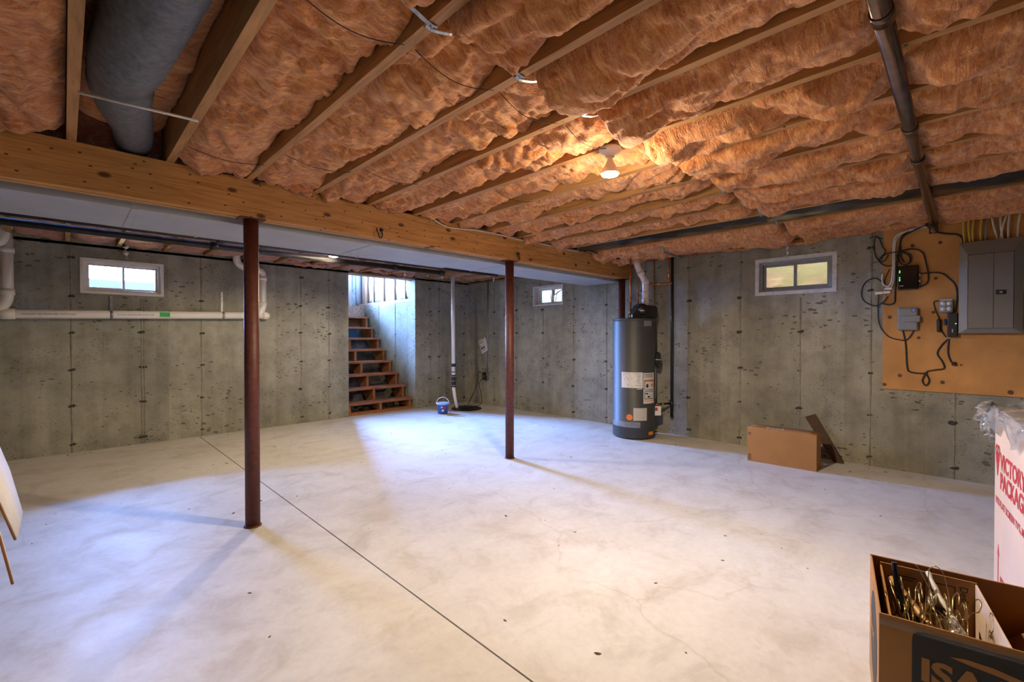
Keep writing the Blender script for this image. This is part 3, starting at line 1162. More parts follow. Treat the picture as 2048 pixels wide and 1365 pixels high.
for k in range(-3, 14):
    x0, x1 = bay(k)
    nth = ORD[13 - k]
    if k == DUCT_BAY:
        continue
    # between beam and bridging
    if k >= -2:
        z0, amp, sag, tk = 2.322, 0.135, 0.0, 0.06
        if k == 0:
            z0, amp = 2.44, 0.05
        if k in (5, 6, 7, 8, 9):
            z0, tk = 2.328, 0.07
        if k in (11, 12):
            z0, sag, tk = 2.285, 0.03, 0.02
        if k == 13:
            z0, amp, tk = 2.275, 0.05, 0.0
        batt('insulation_batt', x0, x1, 1.264, BY0 - 0.012, z0, amp, sag, k + 20, 0.0125,
             'pink fibreglass batt between beam and strap bridging, %s joist bay from the right wall' % nth,
             'pink batts between the beam and the bridging', tuck=tk, stretch=1.45)
    # near side of the bridging
    if k >= 1:
        lob = 0.05
        z0, amp, sag, roll, st, tk = 2.325, 0.10, 0.025, 0.06, 1.8, 0.04
        if k in (3, 4, 5):
            sag, roll, lob = 0.03, 0.06, 0.095
        if k == 6:
            sag, roll, lob = 0.03, 0.05, 0.12
        if k in (7, 8, 9):
            sag, roll, z0, lob = 0.02, 0.03, 2.315, 0.08
        if k in (11, 12):
            z0, sag, roll, tk, lob = 2.30, 0.04, 0.02, 0.02, 0.03
        if k == 13:
            z0, amp, sag, roll, tk, lob = 2.262, 0.04, 0.02, 0.0, 0.0, 0.0
        batt('insulation_batt', x0, x1, -1.0, 1.222, z0, amp, sag, k + 50, 0.0125,
             'sagging pink batt on the near side of the bridging, %s joist bay from right wall' % nth,
             'pink batts on the near side of the bridging', tuck=tk, endroll=roll, stretch=st, lobe=lob)
    # behind the beam
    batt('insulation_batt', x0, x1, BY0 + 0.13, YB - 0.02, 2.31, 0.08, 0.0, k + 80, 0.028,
         'shade-tinted pink batt behind the beam, %s joist bay from the right wall' % nth,
         'batts behind the beam', mat='insulation_shaded', tuck=0.03)

# loose ends of batts that hang down over the wall tops
def drape(x0, x1, y0, y1, ztop, drop, seed, label, n=24, mat='insulation', lat=0.05):
    rows = []
    for a in range(9):
        s = a / 8
        row = []
        for b in range(n + 1):
            q = b / n
            w = 0.5 + 0.5 * math.sin(q * 9 + seed) * math.sin(q * 4.3 + seed * 2)
            d = drop * (0.45 + 0.55 * w) * math.sin(PI * min(1, q * 1.0)) ** 0.35
            ox = math.sin(s * PI) * lat * (0.6 + 0.4 * math.sin(q * 13 + seed))
            px, py = x0 + (x1 - x0) * q, y0 + (y1 - y0) * q
            ln = math.hypot(x1 - x0, y1 - y0)
            nx_, ny_ = -(y1 - y0) / ln, (x1 - x0) / ln
            row.append((px + nx_ * ox, py + ny_ * ox, ztop - d * s + 0.012 * math.sin(q * 31 + s * 4 + seed)))
        rows.append(row)
    return tag(MB().sheet(rows, 0.03).build('loose_batt', mat), label, 'insulation', 'loose batt edges over the walls')


drape(XR - 0.07, XR - 0.07, 2.1, 0.62, 2.27, 0.085, 1.0, 'loose pink batt edge drooping above the grey framed window')
drape(2.75, 2.1, 6.55, 6.5, 2.30, 0.10, 2.2, 'ragged batt edge drooping near the bare bulb by the back wall', mat='insulation_shaded')
drape(4.4, 3.3, 6.5, 6.5, 2.30, 0.10, 3.7, 'ragged batt edge drooping over the stair opening', mat='insulation_shaded')
drape(5.4, 4.7, 6.45, 6.35, 2.30, 0.09, 5.1, 'ragged batt edge drooping in the far corner by the sump pipe', mat='insulation_shaded')


def tuft(x, y, z, h, r, seed, label):
    r0 = random.Random(seed)
    p = [(x, y, z)]
    for k in range(5):
        p.append((p[-1][0] + r0.uniform(-.012, .012), p[-1][1] + r0.uniform(-.012, .012), p[-1][2] - h / 5))
    tag(MB().tube(smooth_path(p, 4), [r * (0.6 + 0.5 * math.sin(1 + i * 0.6)) * (1 - 0.5 * i / 20) for i in range(21)], 8).build('insulation_tuft', 'tuft_white'),
        label, 'insulation', 'hanging insulation tufts')


tuft(XR - 0.03, 1.39, 2.20, 0.11, 0.014, 1, 'white fluff strand hanging over the grey framed window')
tuft(0.50, YB - 0.03, 2.28, 0.15, 0.035, 2, 'fluff strand hanging over the white framed back wall window')
tuft(3.05, 5.0, 2.08, 0.10, 0.014, 3, 'white fluff strand on the black pipes left of the stairs')
tuft(3.62, 5.0, 2.09, 0.09, 0.016, 4, 'white fluff strand at the end of the lower black pipe')
tuft(4.30, 4.72, 2.10, 0.10, 0.012, 5, 'white fluff strand at the end of the upper black pipe')
tuft(4.75, 5.0, 2.25, 0.10, 0.012, 6, 'white fluff strand hanging left of the middle post top')
tuft(1.30, 4.75, 2.10, 0.05, 0.016, 7, 'white fluff strand left of the nearest post top')

# wire supports sprung across the bays
for (k, y, sagw, nm) in ((1, 1.37, 0.03, 'first'), (2, 1.37, 0.03, 'second'), (3, 1.37, 0.03, 'third'), (4, 1.36, 0.03, 'fourth'),
                         (1, 2.90, 0.02, 'first'), (2, 2.66, 0.02, 'second'), (3, 2.56, 0.02, 'third'), (5, 2.3, 0.02, 'fifth')):
    x0, x1 = bay(k)
    P = [(x0 - 0.002 + (x1 - x0 + 0.004) * s, y + 0.02 * math.sin(s * 3), ZJ - 0.012 - sagw * math.sin(PI * s)) for s in np.linspace(0, 1, 13)]
    tag(MB().tube(P, 0.0018, 6).build('insulation_wire', 'black_iron'),
        'thin dark wire under the batt, %s bay right of the flexible duct, %s' % (nm, 'by the bridging' if y < 2 else 'by the beam'),
        'wire', 'wire insulation supports')

# galvanized strap bridging between the joists
def strap(k, flip):
    xa = JX0 + JS * k + JW / 2
    xb = JX0 + JS * (k + 1) - JW / 2
    y = 1.235 if flip else 1.253
    lo, hi = ZJ + 0.004, ZS - 0.03
    if flip:
        a, b, foot = (xa, hi), (xb, lo), 1
    else:
        a, b, foot = (xb, hi), (xa, lo), -1
    m = MB()
    path = [a, b, (b[0] + foot * 0.006, ZJ - 0.006), (b[0] + foot * 0.040, ZJ - 0.0035)]
    if a[1] > 0:
        path = [((a[0] * 0.15 + b[0] * 0.85), a[1] * 0.15 + b[1] * 0.85 - 0.022)] + [(b[0], ZJ - 0.004), (b[0] + foot * 0.016, ZJ - 0.007), (b[0] + foot * 0.036, ZJ - 0.0035)]
        path = [a, (a[0] * 0.5 + b[0] * 0.5, a[1] * 0.5 + b[1] * 0.5 - 0.03)] + path
    for (p, q) in zip(path[:-1], path[1:]):
        dx, dz = q[0] - p[0], q[1] - p[1]
        L = math.hypot(dx, dz)
        e = Vector((dx / L, 0, dz / L))
        n = e.cross(Vector((0, 1, 0)))
        w = 0.0085
        o = Vector((p[0], y, p[1]))
        f = Vector((q[0], y, q[1]))
        Y = Vector((0, w, 0))
        t = n * 0.0012
        rib = n * 0.004
        m.add([o - Y, o, o + Y, f + Y, f, f - Y, o - Y + t, o + t + rib, o + Y + t, f + Y + t, f + t + rib, f - Y + t],
              [(0, 1, 4, 5), (1, 2, 3, 4), (6, 11, 10, 7), (7, 10, 9, 8), (0, 5, 11, 6), (2, 8, 9, 3), (0, 6, 7, 1), (1, 7, 8, 2), (3, 9, 10, 4), (4, 10, 11, 5)])
    ht = MB()
    for s in (0.012, 0.026):
        ht.disc((b[0] + foot * s, y, ZJ - 0.0088), 0.003, (0, 0, -1), 8)
    o = m.build('bridging_strap', 'strap_metal')
    ht.build('punched_holes', 'ink_black', o)
    tag(o, 'galvanized bridging strap hooked under a joist, %s bay from the right wall, %s' % (ORD[13 - k], 'rising left' if flip else 'rising right'),
        'bridging', 'strap bridging between joists')
    return o


for k in range(1, 13):
    strap(k, True)
    if k in (1, 2, 3, 4, 9, 10, 11):
        strap(k, False)

# ================================================================== ceiling services
# flexible insulated duct between two joists on the left
P = smooth_path([(0.25, 1.2, 2.368), (0.235, 1.7, 2.36), (0.20, 2.1, 2.33), (0.175, 2.42, 2.315), (0.20, 2.72, 2.325), (0.25, 3.02, 2.35), (0.285, 3.3, 2.362), (0.29, 3.6, 2.37)], 9)
n = len(P)
rad = []
for i, p in enumerate(P):
    y = p[1]
    r = 0.118 if y < 2.3 else max(0.088, 0.118 - (y - 2.3) * 0.036)
    if abs(y - 2.42) < 0.07:
        r *= 0.94
    rad.append(r + 0.0022 * math.sin(i * 2.6))
tag(MB().tube(P, rad, 28).build('flexible_duct', 'flex_grey'), 'dark grey insulated flexible duct sagging between two joists over the beam', 'duct')
tag(MB().tube([(0.045, 2.43, 2.192), (0.43, 2.416, 2.205)], 0.006, 8).build('support_rod', 'cable_white'),
    'thin white rod holding up the flexible duct', 'rod')

# shiny black duct in one bay on the right
x0, x1 = bay(DUCT_BAY)
rows = []
for i in range(60):
    y = YF + 0.1 + (BY0 - 0.02 - YF - 0.1) * i / 59
    rows.append([(x0 + (x1 - x0) * j / 8, y, 2.278 - 0.022 * math.sin(PI * j / 8) + 0.005 * math.sin(i * 1.3 + j * 1.1) + 0.003 * math.sin(i * 2.9 - j)) for j in range(9)])
tag(MB().sheet(rows, 0.004).build('foil_duct', 'black_foil'), 'shiny black foil covering one joist bay beside the window', 'duct')

# dark pipe along the joists on the right
pp = thing('ceiling_pipe', (3.6, 0.21, 2.22), 'long brown metal pipe running under the joists towards the fuse panel', 'pipe')
MB().cyl((0.9, 0.19, 2.228), (5.33, 0.245, 2.228), 0.0265, n=22).build('pipe', 'brown_pipe', pp)
for x in (1.78, 2.84, 3.37):
    y = 0.19 + (x - 0.9) * 0.0124
    MB().cyl((x - 0.03, y, 2.228), (x + 0.03, y, 2.228), 0.031, n=22).build('coupling', 'brown_pipe', pp)
MB().tube(round_path([(5.32, 0.245, 2.228), (5.43, 0.25, 2.228), (5.44, 0.25, 2.15)], 0.05), 0.030, 18).build('elbow', 'brown_pipe', pp)

# main supply duct behind the beam
du = thing('supply_duct', (1.5, 3.75, 1.995), 'wide grey sheet metal duct running behind the beam', 'duct')
xs = [XL, -1.2, 0.3, 1.8, 3.3, 4.8, XR - 0.02]
for a, b in zip(xs[:-1], xs[1:]):
    MB().box(a + 0.001, b - 0.001, 3.44, 4.02, 1.995, 2.235).build('section', 'duct_metal', du, 0.004)
for x in xs[1:-1]:
    MB().box(x - 0.015, x + 0.015, 3.437, 4.023, 1.991, 2.238).build('drive_cleat', 'duct_metal', du, 0.002)
rt = thing('return_panning', (0.8, 4.2, 2.04), 'flat grey metal panning beside the wide duct, ending left of the stairs', 'duct')
for a, b in zip([XL, -0.6, 0.75, 2.1], [-0.6, 0.75, 2.1, 3.15]):
    MB().box(a + 0.001, b - 0.001, 4.06, 4.36, 2.045, 2.235).build('section', 'duct_metal', rt, 0.003)
for x in (-0.6, 0.75, 2.1):
    MB().box(x - 0.012, x + 0.012, 4.057, 4.363, 2.041, 2.238).build('drive_cleat', 'duct_metal', rt, 0.002)
for (y, z, r, x1, label) in ((4.72, 2.115, 0.024, 4.35, 'upper black iron pipe behind the grey duct, reaching farther right'),
                             (4.98, 2.095, 0.030, 3.62, 'thick lower black iron pipe behind the grey duct')):
    p = thing('black_pipe', (1.0, y, z - r), label, 'pipe', 'black pipes behind the duct')
    MB().cyl((XL, y, z), (x1, y, z), r, n=18).build('pipe', 'black_iron', p)
    for x in (-0.9, 1.0, 2.9, x1 - 0.03):
        MB().cyl((x - 0.03, y, z), (x + 0.03, y, z), r * 1.25, n=18).build('coupling', 'black_iron', p)
tag(MB().tube(smooth_path([(XL, 4.55, 2.20), (-0.5, 4.55, 2.17), (0.6, 4.56, 2.185), (1.5, 4.55, 2.16), (2.8, 4.56, 2.18), (4.2, 4.55, 2.17), (5.3, 4.5, 2.2)], 8), 0.008, 8)
    .build('wire_run', 'cable_black'), 'thin black cable strung along the black pipes', 'cable')

# white cable along the beam top
tag(MB().tube(smooth_path([(2.25, BY0 - 0.014, 2.262), (2.42, BY0 - 0.014, 2.213), (2.75, BY0 - 0.012, 2.238), (3.05, BY0 - 0.013, 2.242), (3.3, BY0 - 0.012, 2.236),
                           (3.65, BY0 - 0.012, 2.243), (4.15, BY0 - 0.012, 2.240), (4.4, BY0 - 0.014, 2.262)], 8), 0.006, 8).build('beam_cable', 'cable_white'),
    'white cable stapled along the top of the beam', 'cable')

# lamps
def lamp(x, y, z, power, label):
    t = thing('ceiling_lamp', (x, y, z - 0.155), label, 'lamp', 'bare ceiling bulbs')
    MB().lathe([(0.0005, 0.0), (0.058, 0.0), (0.060, -0.010), (0.048, -0.022), (0.026, -0.034), (0.024, -0.046), (0.0005, -0.046)], (x, y, z), 32).build('lampholder', 'porcelain', t)
    MB().lathe([(0.014, -0.044), (0.015, -0.062), (0.020, -0.075), (0.036, -0.108), (0.0475, -0.132), (0.0475, -0.138)], (x, y, z), 32).build('bulb', 'bulb_reflector', t)
    MB().lathe([(0.0475, -0.138), (0.042, -0.146), (0.028, -0.151), (0.0005, -0.153)], (x, y, z), 32).build('lens', 'lamp_glow', t)
    # the reflector throws nearly all the light downwards, a little spills sideways
    for (typ, e) in (('SPOT', power), ('POINT', power * 0.10)):
        d = bpy.data.lights.new('bulb_light', typ)
        d.energy = e
        d.color = (1.0, 0.80, 0.56)
        d.shadow_soft_size = 0.035
        if typ == 'SPOT':
            d.spot_size = R(176)
            d.spot_blend = 0.35
        o = bpy.data.objects.new('bulb_light', d)
        COL.objects.link(o)
        o.parent = t
        o.location = (0, 0, -0.04)
    return t


lamp(2.095, 1.375, ZJ, LAMP_MAIN, 'bare reflector bulb on a white lampholder under the pink insulation')
lamp(2.09, 4.88, ZJ, LAMP_FAR, 'bare glowing bulb behind the beam near the back wall')


# ================================================================== staircase
st = thing('staircase', (3.7, 6.9, 0), 'open-riser wooden stairs climbing to daylight in the back wall', 'stairs')
RISE, RUN, TZ0, TY0 = 0.2062, 0.2255, 0.192, 6.815
SXL, SXR = SX0 + 0.015, SX1 - 0.03
for i in range(8):
    y, z = TY0 + RUN * i, TZ0 + RISE * i
    MB().box(SXL, SXR, y, y + 0.255, z - 0.036, z).build('tread', 'stair_wood', st, 0.003)
# sawtooth stringers
for x in (SXL + 0.01, SXL + 0.54, SXR - 0.058):
    poly = [(TY0 + 0.025, 0.045)]
    for i in range(8):
        y, z = TY0 + RUN * i + 0.025, TZ0 + RISE * i - 0.038
        poly += [(y, z), (y + RUN, z)]
    poly += [(TY0 + RUN * 8 + 0.025, TZ0 + RISE * 7 - 0.25), (TY0 + 0.025 + 0.33, 0.045)]
    MB().prism(poly, (x, 0, 0), (0, 1, 0), (0, 0, 1), 0.038).build('stringer', 'stringer_wood', st)
MB().box(SXL, SXR, TY0 + 0.01, TY0 + 0.10, 0.0, 0.042).build('kick_plate', 'stringer_wood', st, 0.002)
MB().box(SXL, SXR, TY0 + RUN * 7 + 0.24, TY0 + RUN * 7 + 0.262, TZ0 + RISE * 6, TZ0 + RISE * 7 - 0.04).build('riser', 'stair_wood', st)
tag(MB().box(SXL + 0.05, 4.02, 8.33, 8.345, 1.18, 1.40).build('blue_panel', 'blue_sheet'), 'blue sheet behind the upper open risers of the stairs', 'sheet')
dm = MB()
r0 = random.Random(5)
for k in range(26):
    x, y, s = r0.uniform(3.25, 4.2), r0.uniform(7.02, 7.5), r0.uniform(0.02, 0.06)
    M = Matrix.Translation((x, y, s * 0.4)) @ Matrix.Rotation(r0.uniform(0, 3), 4, 'Z') @ Matrix.Rotation(r0.uniform(-.4, .4), 4, 'X')
    dm.box(-s, s, -s * 0.5, s * 0.5, -s * 0.4, s * 0.4, M)
o = dm.build('stair_debris', 'debris')
o['kind'] = 'stuff'
tag(o, 'scraps and rubble lying under the lowest stair treads', 'debris')

# ================================================================== white drain pipe on the back wall
PY = YB - 0.075


def pz(x):
    return 1.472 + (x + 0.44) * 0.0245


dr = thing('drain_pipe', (0.5, PY, 1.42), 'white plastic drain pipe strapped along the back wall under the window', 'pipe')
MB().cyl((XL + 0.02, PY, pz(XL)), (1.955, PY, pz(1.955)), 0.0445, n=24).build('pipe', 'pvc', dr)
MB().cyl((1.90, PY, pz(1.90)), (1.965, PY, pz(1.965)), 0.052, n=24).build('end_fitting', 'pvc', dr)
MB().cyl((1.965, PY, pz(1.965)), (1.985, PY, pz(1.985)), 0.036, 0.030, n=16).build('cleanout_plug', 'pvc', dr)
MB().cyl((-0.47, PY, pz(-0.47)), (-0.345, PY, pz(-0.345)), 0.053, n=24).build('coupling', 'pvc', dr)
MB().cyl((1.74, PY, pz(1.74)), (1.85, PY, pz(1.85)), 0.052, n=24).build('coupling', 'pvc', dr)
tx = MB()
text_on(tx, 'PVC-DWV  ALL FLOW PIPE  ASTM D2665', 0.022, (-0.30, PY - 0.045, pz(-0.30) - 0.008), (1, 0, 0.0245), (0, 0, 1), lift=0.0015)
tx.build('print', 'pvc_print', dr)
tx = MB()
text_on(tx, 'PVC SCH 40 DRAIN PIPE ASTM D1785', 0.020, (0.42, PY - 0.045, pz(0.42) - 0.008), (1, 0, 0.0245), (0, 0, 1), lift=0.0015)
tx.build('print', 'pvc_print', dr)
MB().box(0.80, 0.895, PY - 0.047, PY - 0.0445, pz(.85) - 0.024, pz(.85) + 0.028).build('green_sticker', 'label_green', dr)
for (x, zt) in ((0.378, 1.70), (1.445, 1.82)):
    m = MB()
    M = Matrix.Rotation(R(90), 4, 'Y')
    m.lathe([(0.046, -0.012), (0.0475, -0.012), (0.0475, 0.012), (0.046, 0.012)], (x, PY, pz(x)), 24, M)
    m.box(x - 0.011, x + 0.011, YB - 0.012, YB - 0.009, pz(x) + 0.03, zt)
    m.box(x - 0.011, x + 0.011, PY, YB - 0.009, pz(x) + 0.044, pz(x) + 0.047)
    s = m.build('hanger_strap', 'strap_metal', dr)
    h = MB()
    z = pz(x) + 0.07
    while z < zt - 0.01:
        h.disc((x, YB - 0.0126, z), 0.0045, (0, -1, 0), 10)
        z += 0.028
    h.build('punched_holes', 'ink_black', s)


def pvc_riser(name, pts, rad, hubs, label, r=0.047):
    t = thing(name, Vector(pts[-1]), label, 'pipe')
    MB().tube(round_path(pts, rad, 8), r, 22).build('pipe', 'pvc', t)
    for (a, b) in hubs:
        MB().cyl(a, b, r * 1.17, n=22).build('coupling', 'pvc', t)
    return t


pvc_riser('drain_riser', [(-0.40, PY, 2.42), (-0.40, PY, 1.60), (-0.47, PY, 1.50)], 0.09,
          [((-0.40, PY, 1.72), (-0.40, PY, 1.66)), ((-0.40, PY, 2.08), (-0.40, PY, 2.13))], 'white plastic riser with elbows at the left end of the drain pipe', 0.05)
pvc_riser('pipe_trap', [(-0.62, PY - 0.11, 2.42), (-0.62, PY - 0.11, 2.16), (-0.42, PY - 0.11, 2.14), (-0.40, PY - 0.11, 2.42)], 0.11,
          [((-0.40, PY - 0.11, 2.30), (-0.40, PY - 0.11, 2.35))], 'white plastic trap bend under the ceiling at the left edge', 0.045)
pvc_riser('drain_riser', [(1.60, PY, 2.44), (1.60, PY, 2.17), (1.80, PY, 2.14), (1.905, PY, 2.12), (1.905, PY, 1.62), (1.84, PY, pz(1.84))], 0.10,
          [((1.905, PY, 2.00), (1.905, PY, 2.05)), ((1.905, PY, 1.66), (1.905, PY, 1.71))], 'white plastic riser behind the nearest post, curving up into the ceiling', 0.045)

# ================================================================== sump corner
sp = thing('sump_pipe', (4.70, 6.1, 0), 'tall white sump discharge pipe with black rubber couplings', 'pipe')
MB().cyl((4.66, 6.13, 0.66), (4.655, 6.14, 2.40), 0.032, n=20).build('upper_pipe', 'pvc', sp)
MB().cyl((4.66, 6.13, 0.79), (4.66, 6.13, 0.74), 0.037, n=20).build('clamp', 'black_rubber', sp)
MB().cyl((4.66, 6.13, 0.60), (4.66, 6.13, 0.40), 0.040, n=20).build('check_valve', 'black_rubber', sp)
for z in (0.575, 0.50, 0.425):
    MB().cyl((4.66, 6.13, z - 0.006), (4.66, 6.13, z + 0.006), 0.0425, n=20).build('hose_clamp', 'strap_metal', sp)
MB().cyl((4.66, 6.13, 0.64), (4.66, 6.13, 0.59), 0.031, n=20).build('middle_pipe', 'pvc', sp)
MB().tube([(4.66, 6.13, 0.42), (4.675, 6.12, 0.25), (4.71, 6.09, 0.02)], 0.029, 20).build('lower_pipe', 'pvc', sp)
sc_ = thing('sump_cover', (4.93, 6.12, 0), 'flat black sump pit lid in the corner', 'pit cover')
MB().lathe([(0.0005, 0.03), (0.10, 0.032), (0.20, 0.028), (0.255, 0.014), (0.262, 0.0), (0.0005, 0.0)], (4.93, 6.12, 0), 40).build('lid', 'black_rubber', sc_)
for a in range(6):
    an = a * PI / 3
    MB().lathe([(0.0005, 0.012), (0.010, 0.010), (0.011, 0.0)], (4.93 + 0.215 * math.cos(an), 6.12 + 0.215 * math.sin(an), 0.024), 8).build('bolt', 'black_iron', sc_)
MB().tube(smooth_path([(4.70, 6.02, 0.035), (4.85, 5.98, 0.045), (4.98, 6.0, 0.045), (5.1, 6.05, 0.03)], 5), 0.008, 8).build('rib', 'black_rubber', sc_)
MB().lathe([(0.045, 0.0), (0.045, 0.045), (0.032, 0.05)], (4.715, 6.09, 0.0), 18).build('pipe_boot', 'black_rubber', sc_)
ol = thing('wall_outlet', (XR - 0.03, 6.24, 0.46), 'outlet box at the foot of the conduit with black plugs', 'outlet')
MB().box(XR - 0.045, XR - 0.001, 6.20, 6.285, 0.46, 0.60).build('box', 'strap_metal', ol, 0.004)
MB().box(XR - 0.10, XR - 0.046, 6.22, 6.275, 0.53, 0.60).build('plug', 'black_plastic', ol, 0.008)
MB().box(XR - 0.12, XR - 0.046, 6.20, 6.255, 0.455, 0.52).build('plug', 'black_rubber', ol, 0.012)
tag(MB().cyl((XR - 0.014, 6.235, 0.60), (XR - 0.014, 6.21, 2.24), 0.010, n=12).build('conduit', 'strap_metal'), 'thin metal conduit rising from the corner outlet to the ceiling', 'conduit')
for (P, label) in (([(XR - 0.09, 6.24, 0.54), (XR - 0.15, 6.30, 0.60), (XR - 0.12, 6.36, 0.55), (XR - 0.15, 6.33, 0.42), (XR - 0.25, 6.36, 0.18), (5.10, 6.30, 0.035)], 'black pump cord sagging to the back of the pit lid'),
                   ([(XR - 0.10, 6.23, 0.50), (XR - 0.16, 6.28, 0.40), (XR - 0.17, 6.22, 0.20), (XR - 0.25, 6.12, 0.07), (5.14, 6.08, 0.03)], 'black pump cord sagging to the front of the pit lid')):
    tag(MB().tube(smooth_path(P, 8), 0.006, 8).build('pump_cord', 'cable_black'), label, 'cord', 'cords of the sump pump')
pa = thing('paper_sheet', (XR - 0.012, 6.345, 0.92), 'crooked white instruction sheet pinned to the wall by the conduit', 'paper')
PC = [(XR - 0.006, 6.492, 1.166), (XR - 0.012, 6.294, 1.241), (XR - 0.020, 6.197, 0.995), (XR - 0.010, 6.392, 0.918)]
rows = [[Vector(PC[0]).lerp(Vector(PC[1]), j / 4).lerp(Vector(PC[3]).lerp(Vector(PC[2]), j / 4), i / 5) + Vector((-0.004 * math.sin(j + i), 0, 0)) for j in range(5)] for i in range(6)]
MB().sheet(rows, 0.0012).build('sheet', 'paper', pa)
m = MB()
e1 = (Vector(PC[1]) - Vector(PC[0])).normalized()
e2 = (Vector(PC[0]) - Vector(PC[3])).normalized()
o0 = Vector(PC[3]) + Vector((-0.016, 0, 0))
for (a, b, w, h) in ((0.05, 0.075, 0.05, 0.055), (0.115, 0.075, 0.045, 0.05), (0.04, 0.235, 0.08, 0.006), (0.04, 0.205, 0.10, 0.004), (0.04, 0.19, 0.09, 0.004), (0.09, 0.03, 0.07, 0.004), (0.09, 0.045, 0.06, 0.004), (0.14, 0.245, 0.04, 0.012)):
    p = o0 + e1 * a + e2 * b
    if h > 0.02:
        m.prism([(0, 0), (w, 0), (w * .85, h * .35), (w * .6, h * .5), (w * .6, h), (w * .35, h), (w * .35, h * .5), (0, h * .3)], p, e1, e2, 0.001)
    else:
        m.prism([(0, 0), (w, 0), (w, h), (0, h)], p, e1, e2, 0.001)
m.build('print', 'ink_black', pa)['kind'] = 'stuff'

# blue bucket
BX, BY = 4.36, 6.02
bk = thing('bucket', (BX, BY, 0), 'small blue plastic bucket with pale lid and upright white handle', 'bucket')
MB().lathe([(0.0005, 0.004), (0.078, 0.004), (0.082, 0.008), (0.092, 0.15), (0.096, 0.152), (0.096, 0.16), (0.0005, 0.16)], (BX, BY, 0), 32).build('body', 'bucket_blue', bk)
MB().lathe([(0.100, 0.148), (0.104, 0.152), (0.104, 0.172), (0.098, 0.178), (0.088, 0.174), (0.0005, 0.174)], (BX, BY, 0), 32).build('lid', 'bucket_lid', bk)
P = []
for k in range(15):
    a = PI * k / 14
    q = 0.104 * math.cos(a)
    P.append((BX + q * 0.72, BY - q * 0.70, 0.150 + 0.115 * math.sin(a)))
MB().tube(P, 0.0055, 8).build('handle', 'white_plastic', bk)


def wrap_patch(mb, cx, cy, r, a0, a1, z0, z1, n=8, nz=1, r1=None):
    vs, fs = [], []
    for j in range(nz + 1):
        rr_ = r if r1 is None else r + (r1 - r) * j / nz
        for i in range(n + 1):
            a = R(a0 + (a1 - a0) * i / n)
            vs.append((cx + rr_ * math.cos(a), cy + rr_ * math.sin(a), z0 + (z1 - z0) * j / nz))
    for j in range(nz):
        for i in range(n):
            q = j * (n + 1) + i
            fs.append((q, q + 1, q + n + 2, q + n + 1))
    return mb.add(vs, fs, True)


m = MB()
wrap_patch(m, BX, BY, 0.0885, 222, 246, 0.045, 0.075, r1=0.0905)
wrap_patch(m, BX, BY, 0.0905, 214, 232, 0.10, 0.125, r1=0.0925)
m.build('label', 'label_white', bk)
m = MB()
wrap_patch(m, BX, BY, 0.0905, 236, 262, 0.085, 0.12, r1=0.0925)
m.build('label', 'ink_red', bk)

# ================================================================== water heater
HX, HY, HR, HZ = 5.09, 2.985, 0.257, 1.47
A0 = 210.4
wh = thing('water_heater', (HX, HY, 0), 'tall dark grey cylindrical water heater with white labels', 'water heater')
MB().lathe([(0.0005, 0.01), (HR - 0.01, 0.01), (HR - 0.002, 0.02), (HR, 0.03), (HR, 0.15), (HR + 0.002, 0.152), (HR + 0.002, 0.158), (HR, 0.16),
            (HR, HZ - 0.03), (HR - 0.002, HZ - 0.022), (HR - 0.012, HZ - 0.012), (0.0005, HZ - 0.008)], (HX, HY, 0), 64).build('tank', 'tank_grey', wh)
MB().lathe([(HR - 0.004, HZ - 0.035), (HR + 0.004, HZ - 0.035), (HR + 0.005, HZ - 0.008), (HR - 0.006, HZ), (0.0005, HZ)], (HX, HY, 0), 64).build('top_cap', 'tank_grey', wh)
for a in range(3):
    an = R(A0 + a * 120)
    MB().cyl((HX + 0.2 * math.cos(an), HY + 0.2 * math.sin(an), 0), (HX + 0.2 * math.cos(an), HY + 0.2 * math.sin(an), 0.02), 0.02, n=10).build('foot', 'black_plastic', wh)


def patch(t0, t1, z0, z1, mat, lift=0.0015):
    m = MB()
    wrap_patch(m, HX, HY, HR + lift, A0 + t0, A0 + t1, z0, z1, 12)
    return m.build('label', mat, wh)


lb = patch(-34, 24, 0.627, 0.815, 'label_white')
m = MB()
for (t0, z, w) in ((-30, 0.795, 20), (0, 0.795, 18), (-31, 0.775, 7), (-22, 0.765, 6), (-30, 0.745, 8), (-18, 0.735, 6), (-28, 0.72, 5), (6, 0.77, 12), (9, 0.755, 6), (8, 0.735, 8),
                   (6, 0.715, 10), (8, 0.70, 5), (10, 0.685, 7), (-18, 0.66, 6), (4, 0.655, 16), (-8, 0.648, 5), (-12, 0.77, 4), (-8, 0.74, 4)):
    wrap_patch(m, HX, HY, HR + 0.003, A0 + t0, A0 + t0 + w, z, z + 0.005, 4)
m.build('print', 'enclosure_grey', lb)['kind'] = 'stuff'
cl = patch(25.5, 66, 0.437, 0.808, 'label_white', 0.002)
m = MB()
for z in (0.755, 0.768, 0.781, 0.79):
    wrap_patch(m, HX, HY, HR + 0.0035, A0 + 28, A0 + 58, z, z + 0.004, 6)
for (z0, z1) in ((0.602, 0.722), (0.492, 0.588)):
    for (t0, t1, a, b) in ((28, 64, z0, z0 + 0.006), (28, 64, z1 - 0.006, z1), (28, 29.5, z0, z1), (62.5, 64, z0, z1)):
        wrap_patch(m, HX, HY, HR + 0.0035, A0 + t0, A0 + t1, a, b, 6)
wrap_patch(m, HX, HY, HR + 0.0035, A0 + 34, A0 + 40, 0.63, 0.675)
wrap_patch(m, HX, HY, HR + 0.0035, A0 + 32, A0 + 42, 0.645, 0.655)
wrap_patch(m, HX, HY, HR + 0.0035, A0 + 31, A0 + 40, 0.55, 0.565)
wrap_patch(m, HX, HY, HR + 0.0035, A0 + 38, A0 + 46, 0.51, 0.53)
m.build('print', 'ink_black', cl)['kind'] = 'stuff'
m = MB()
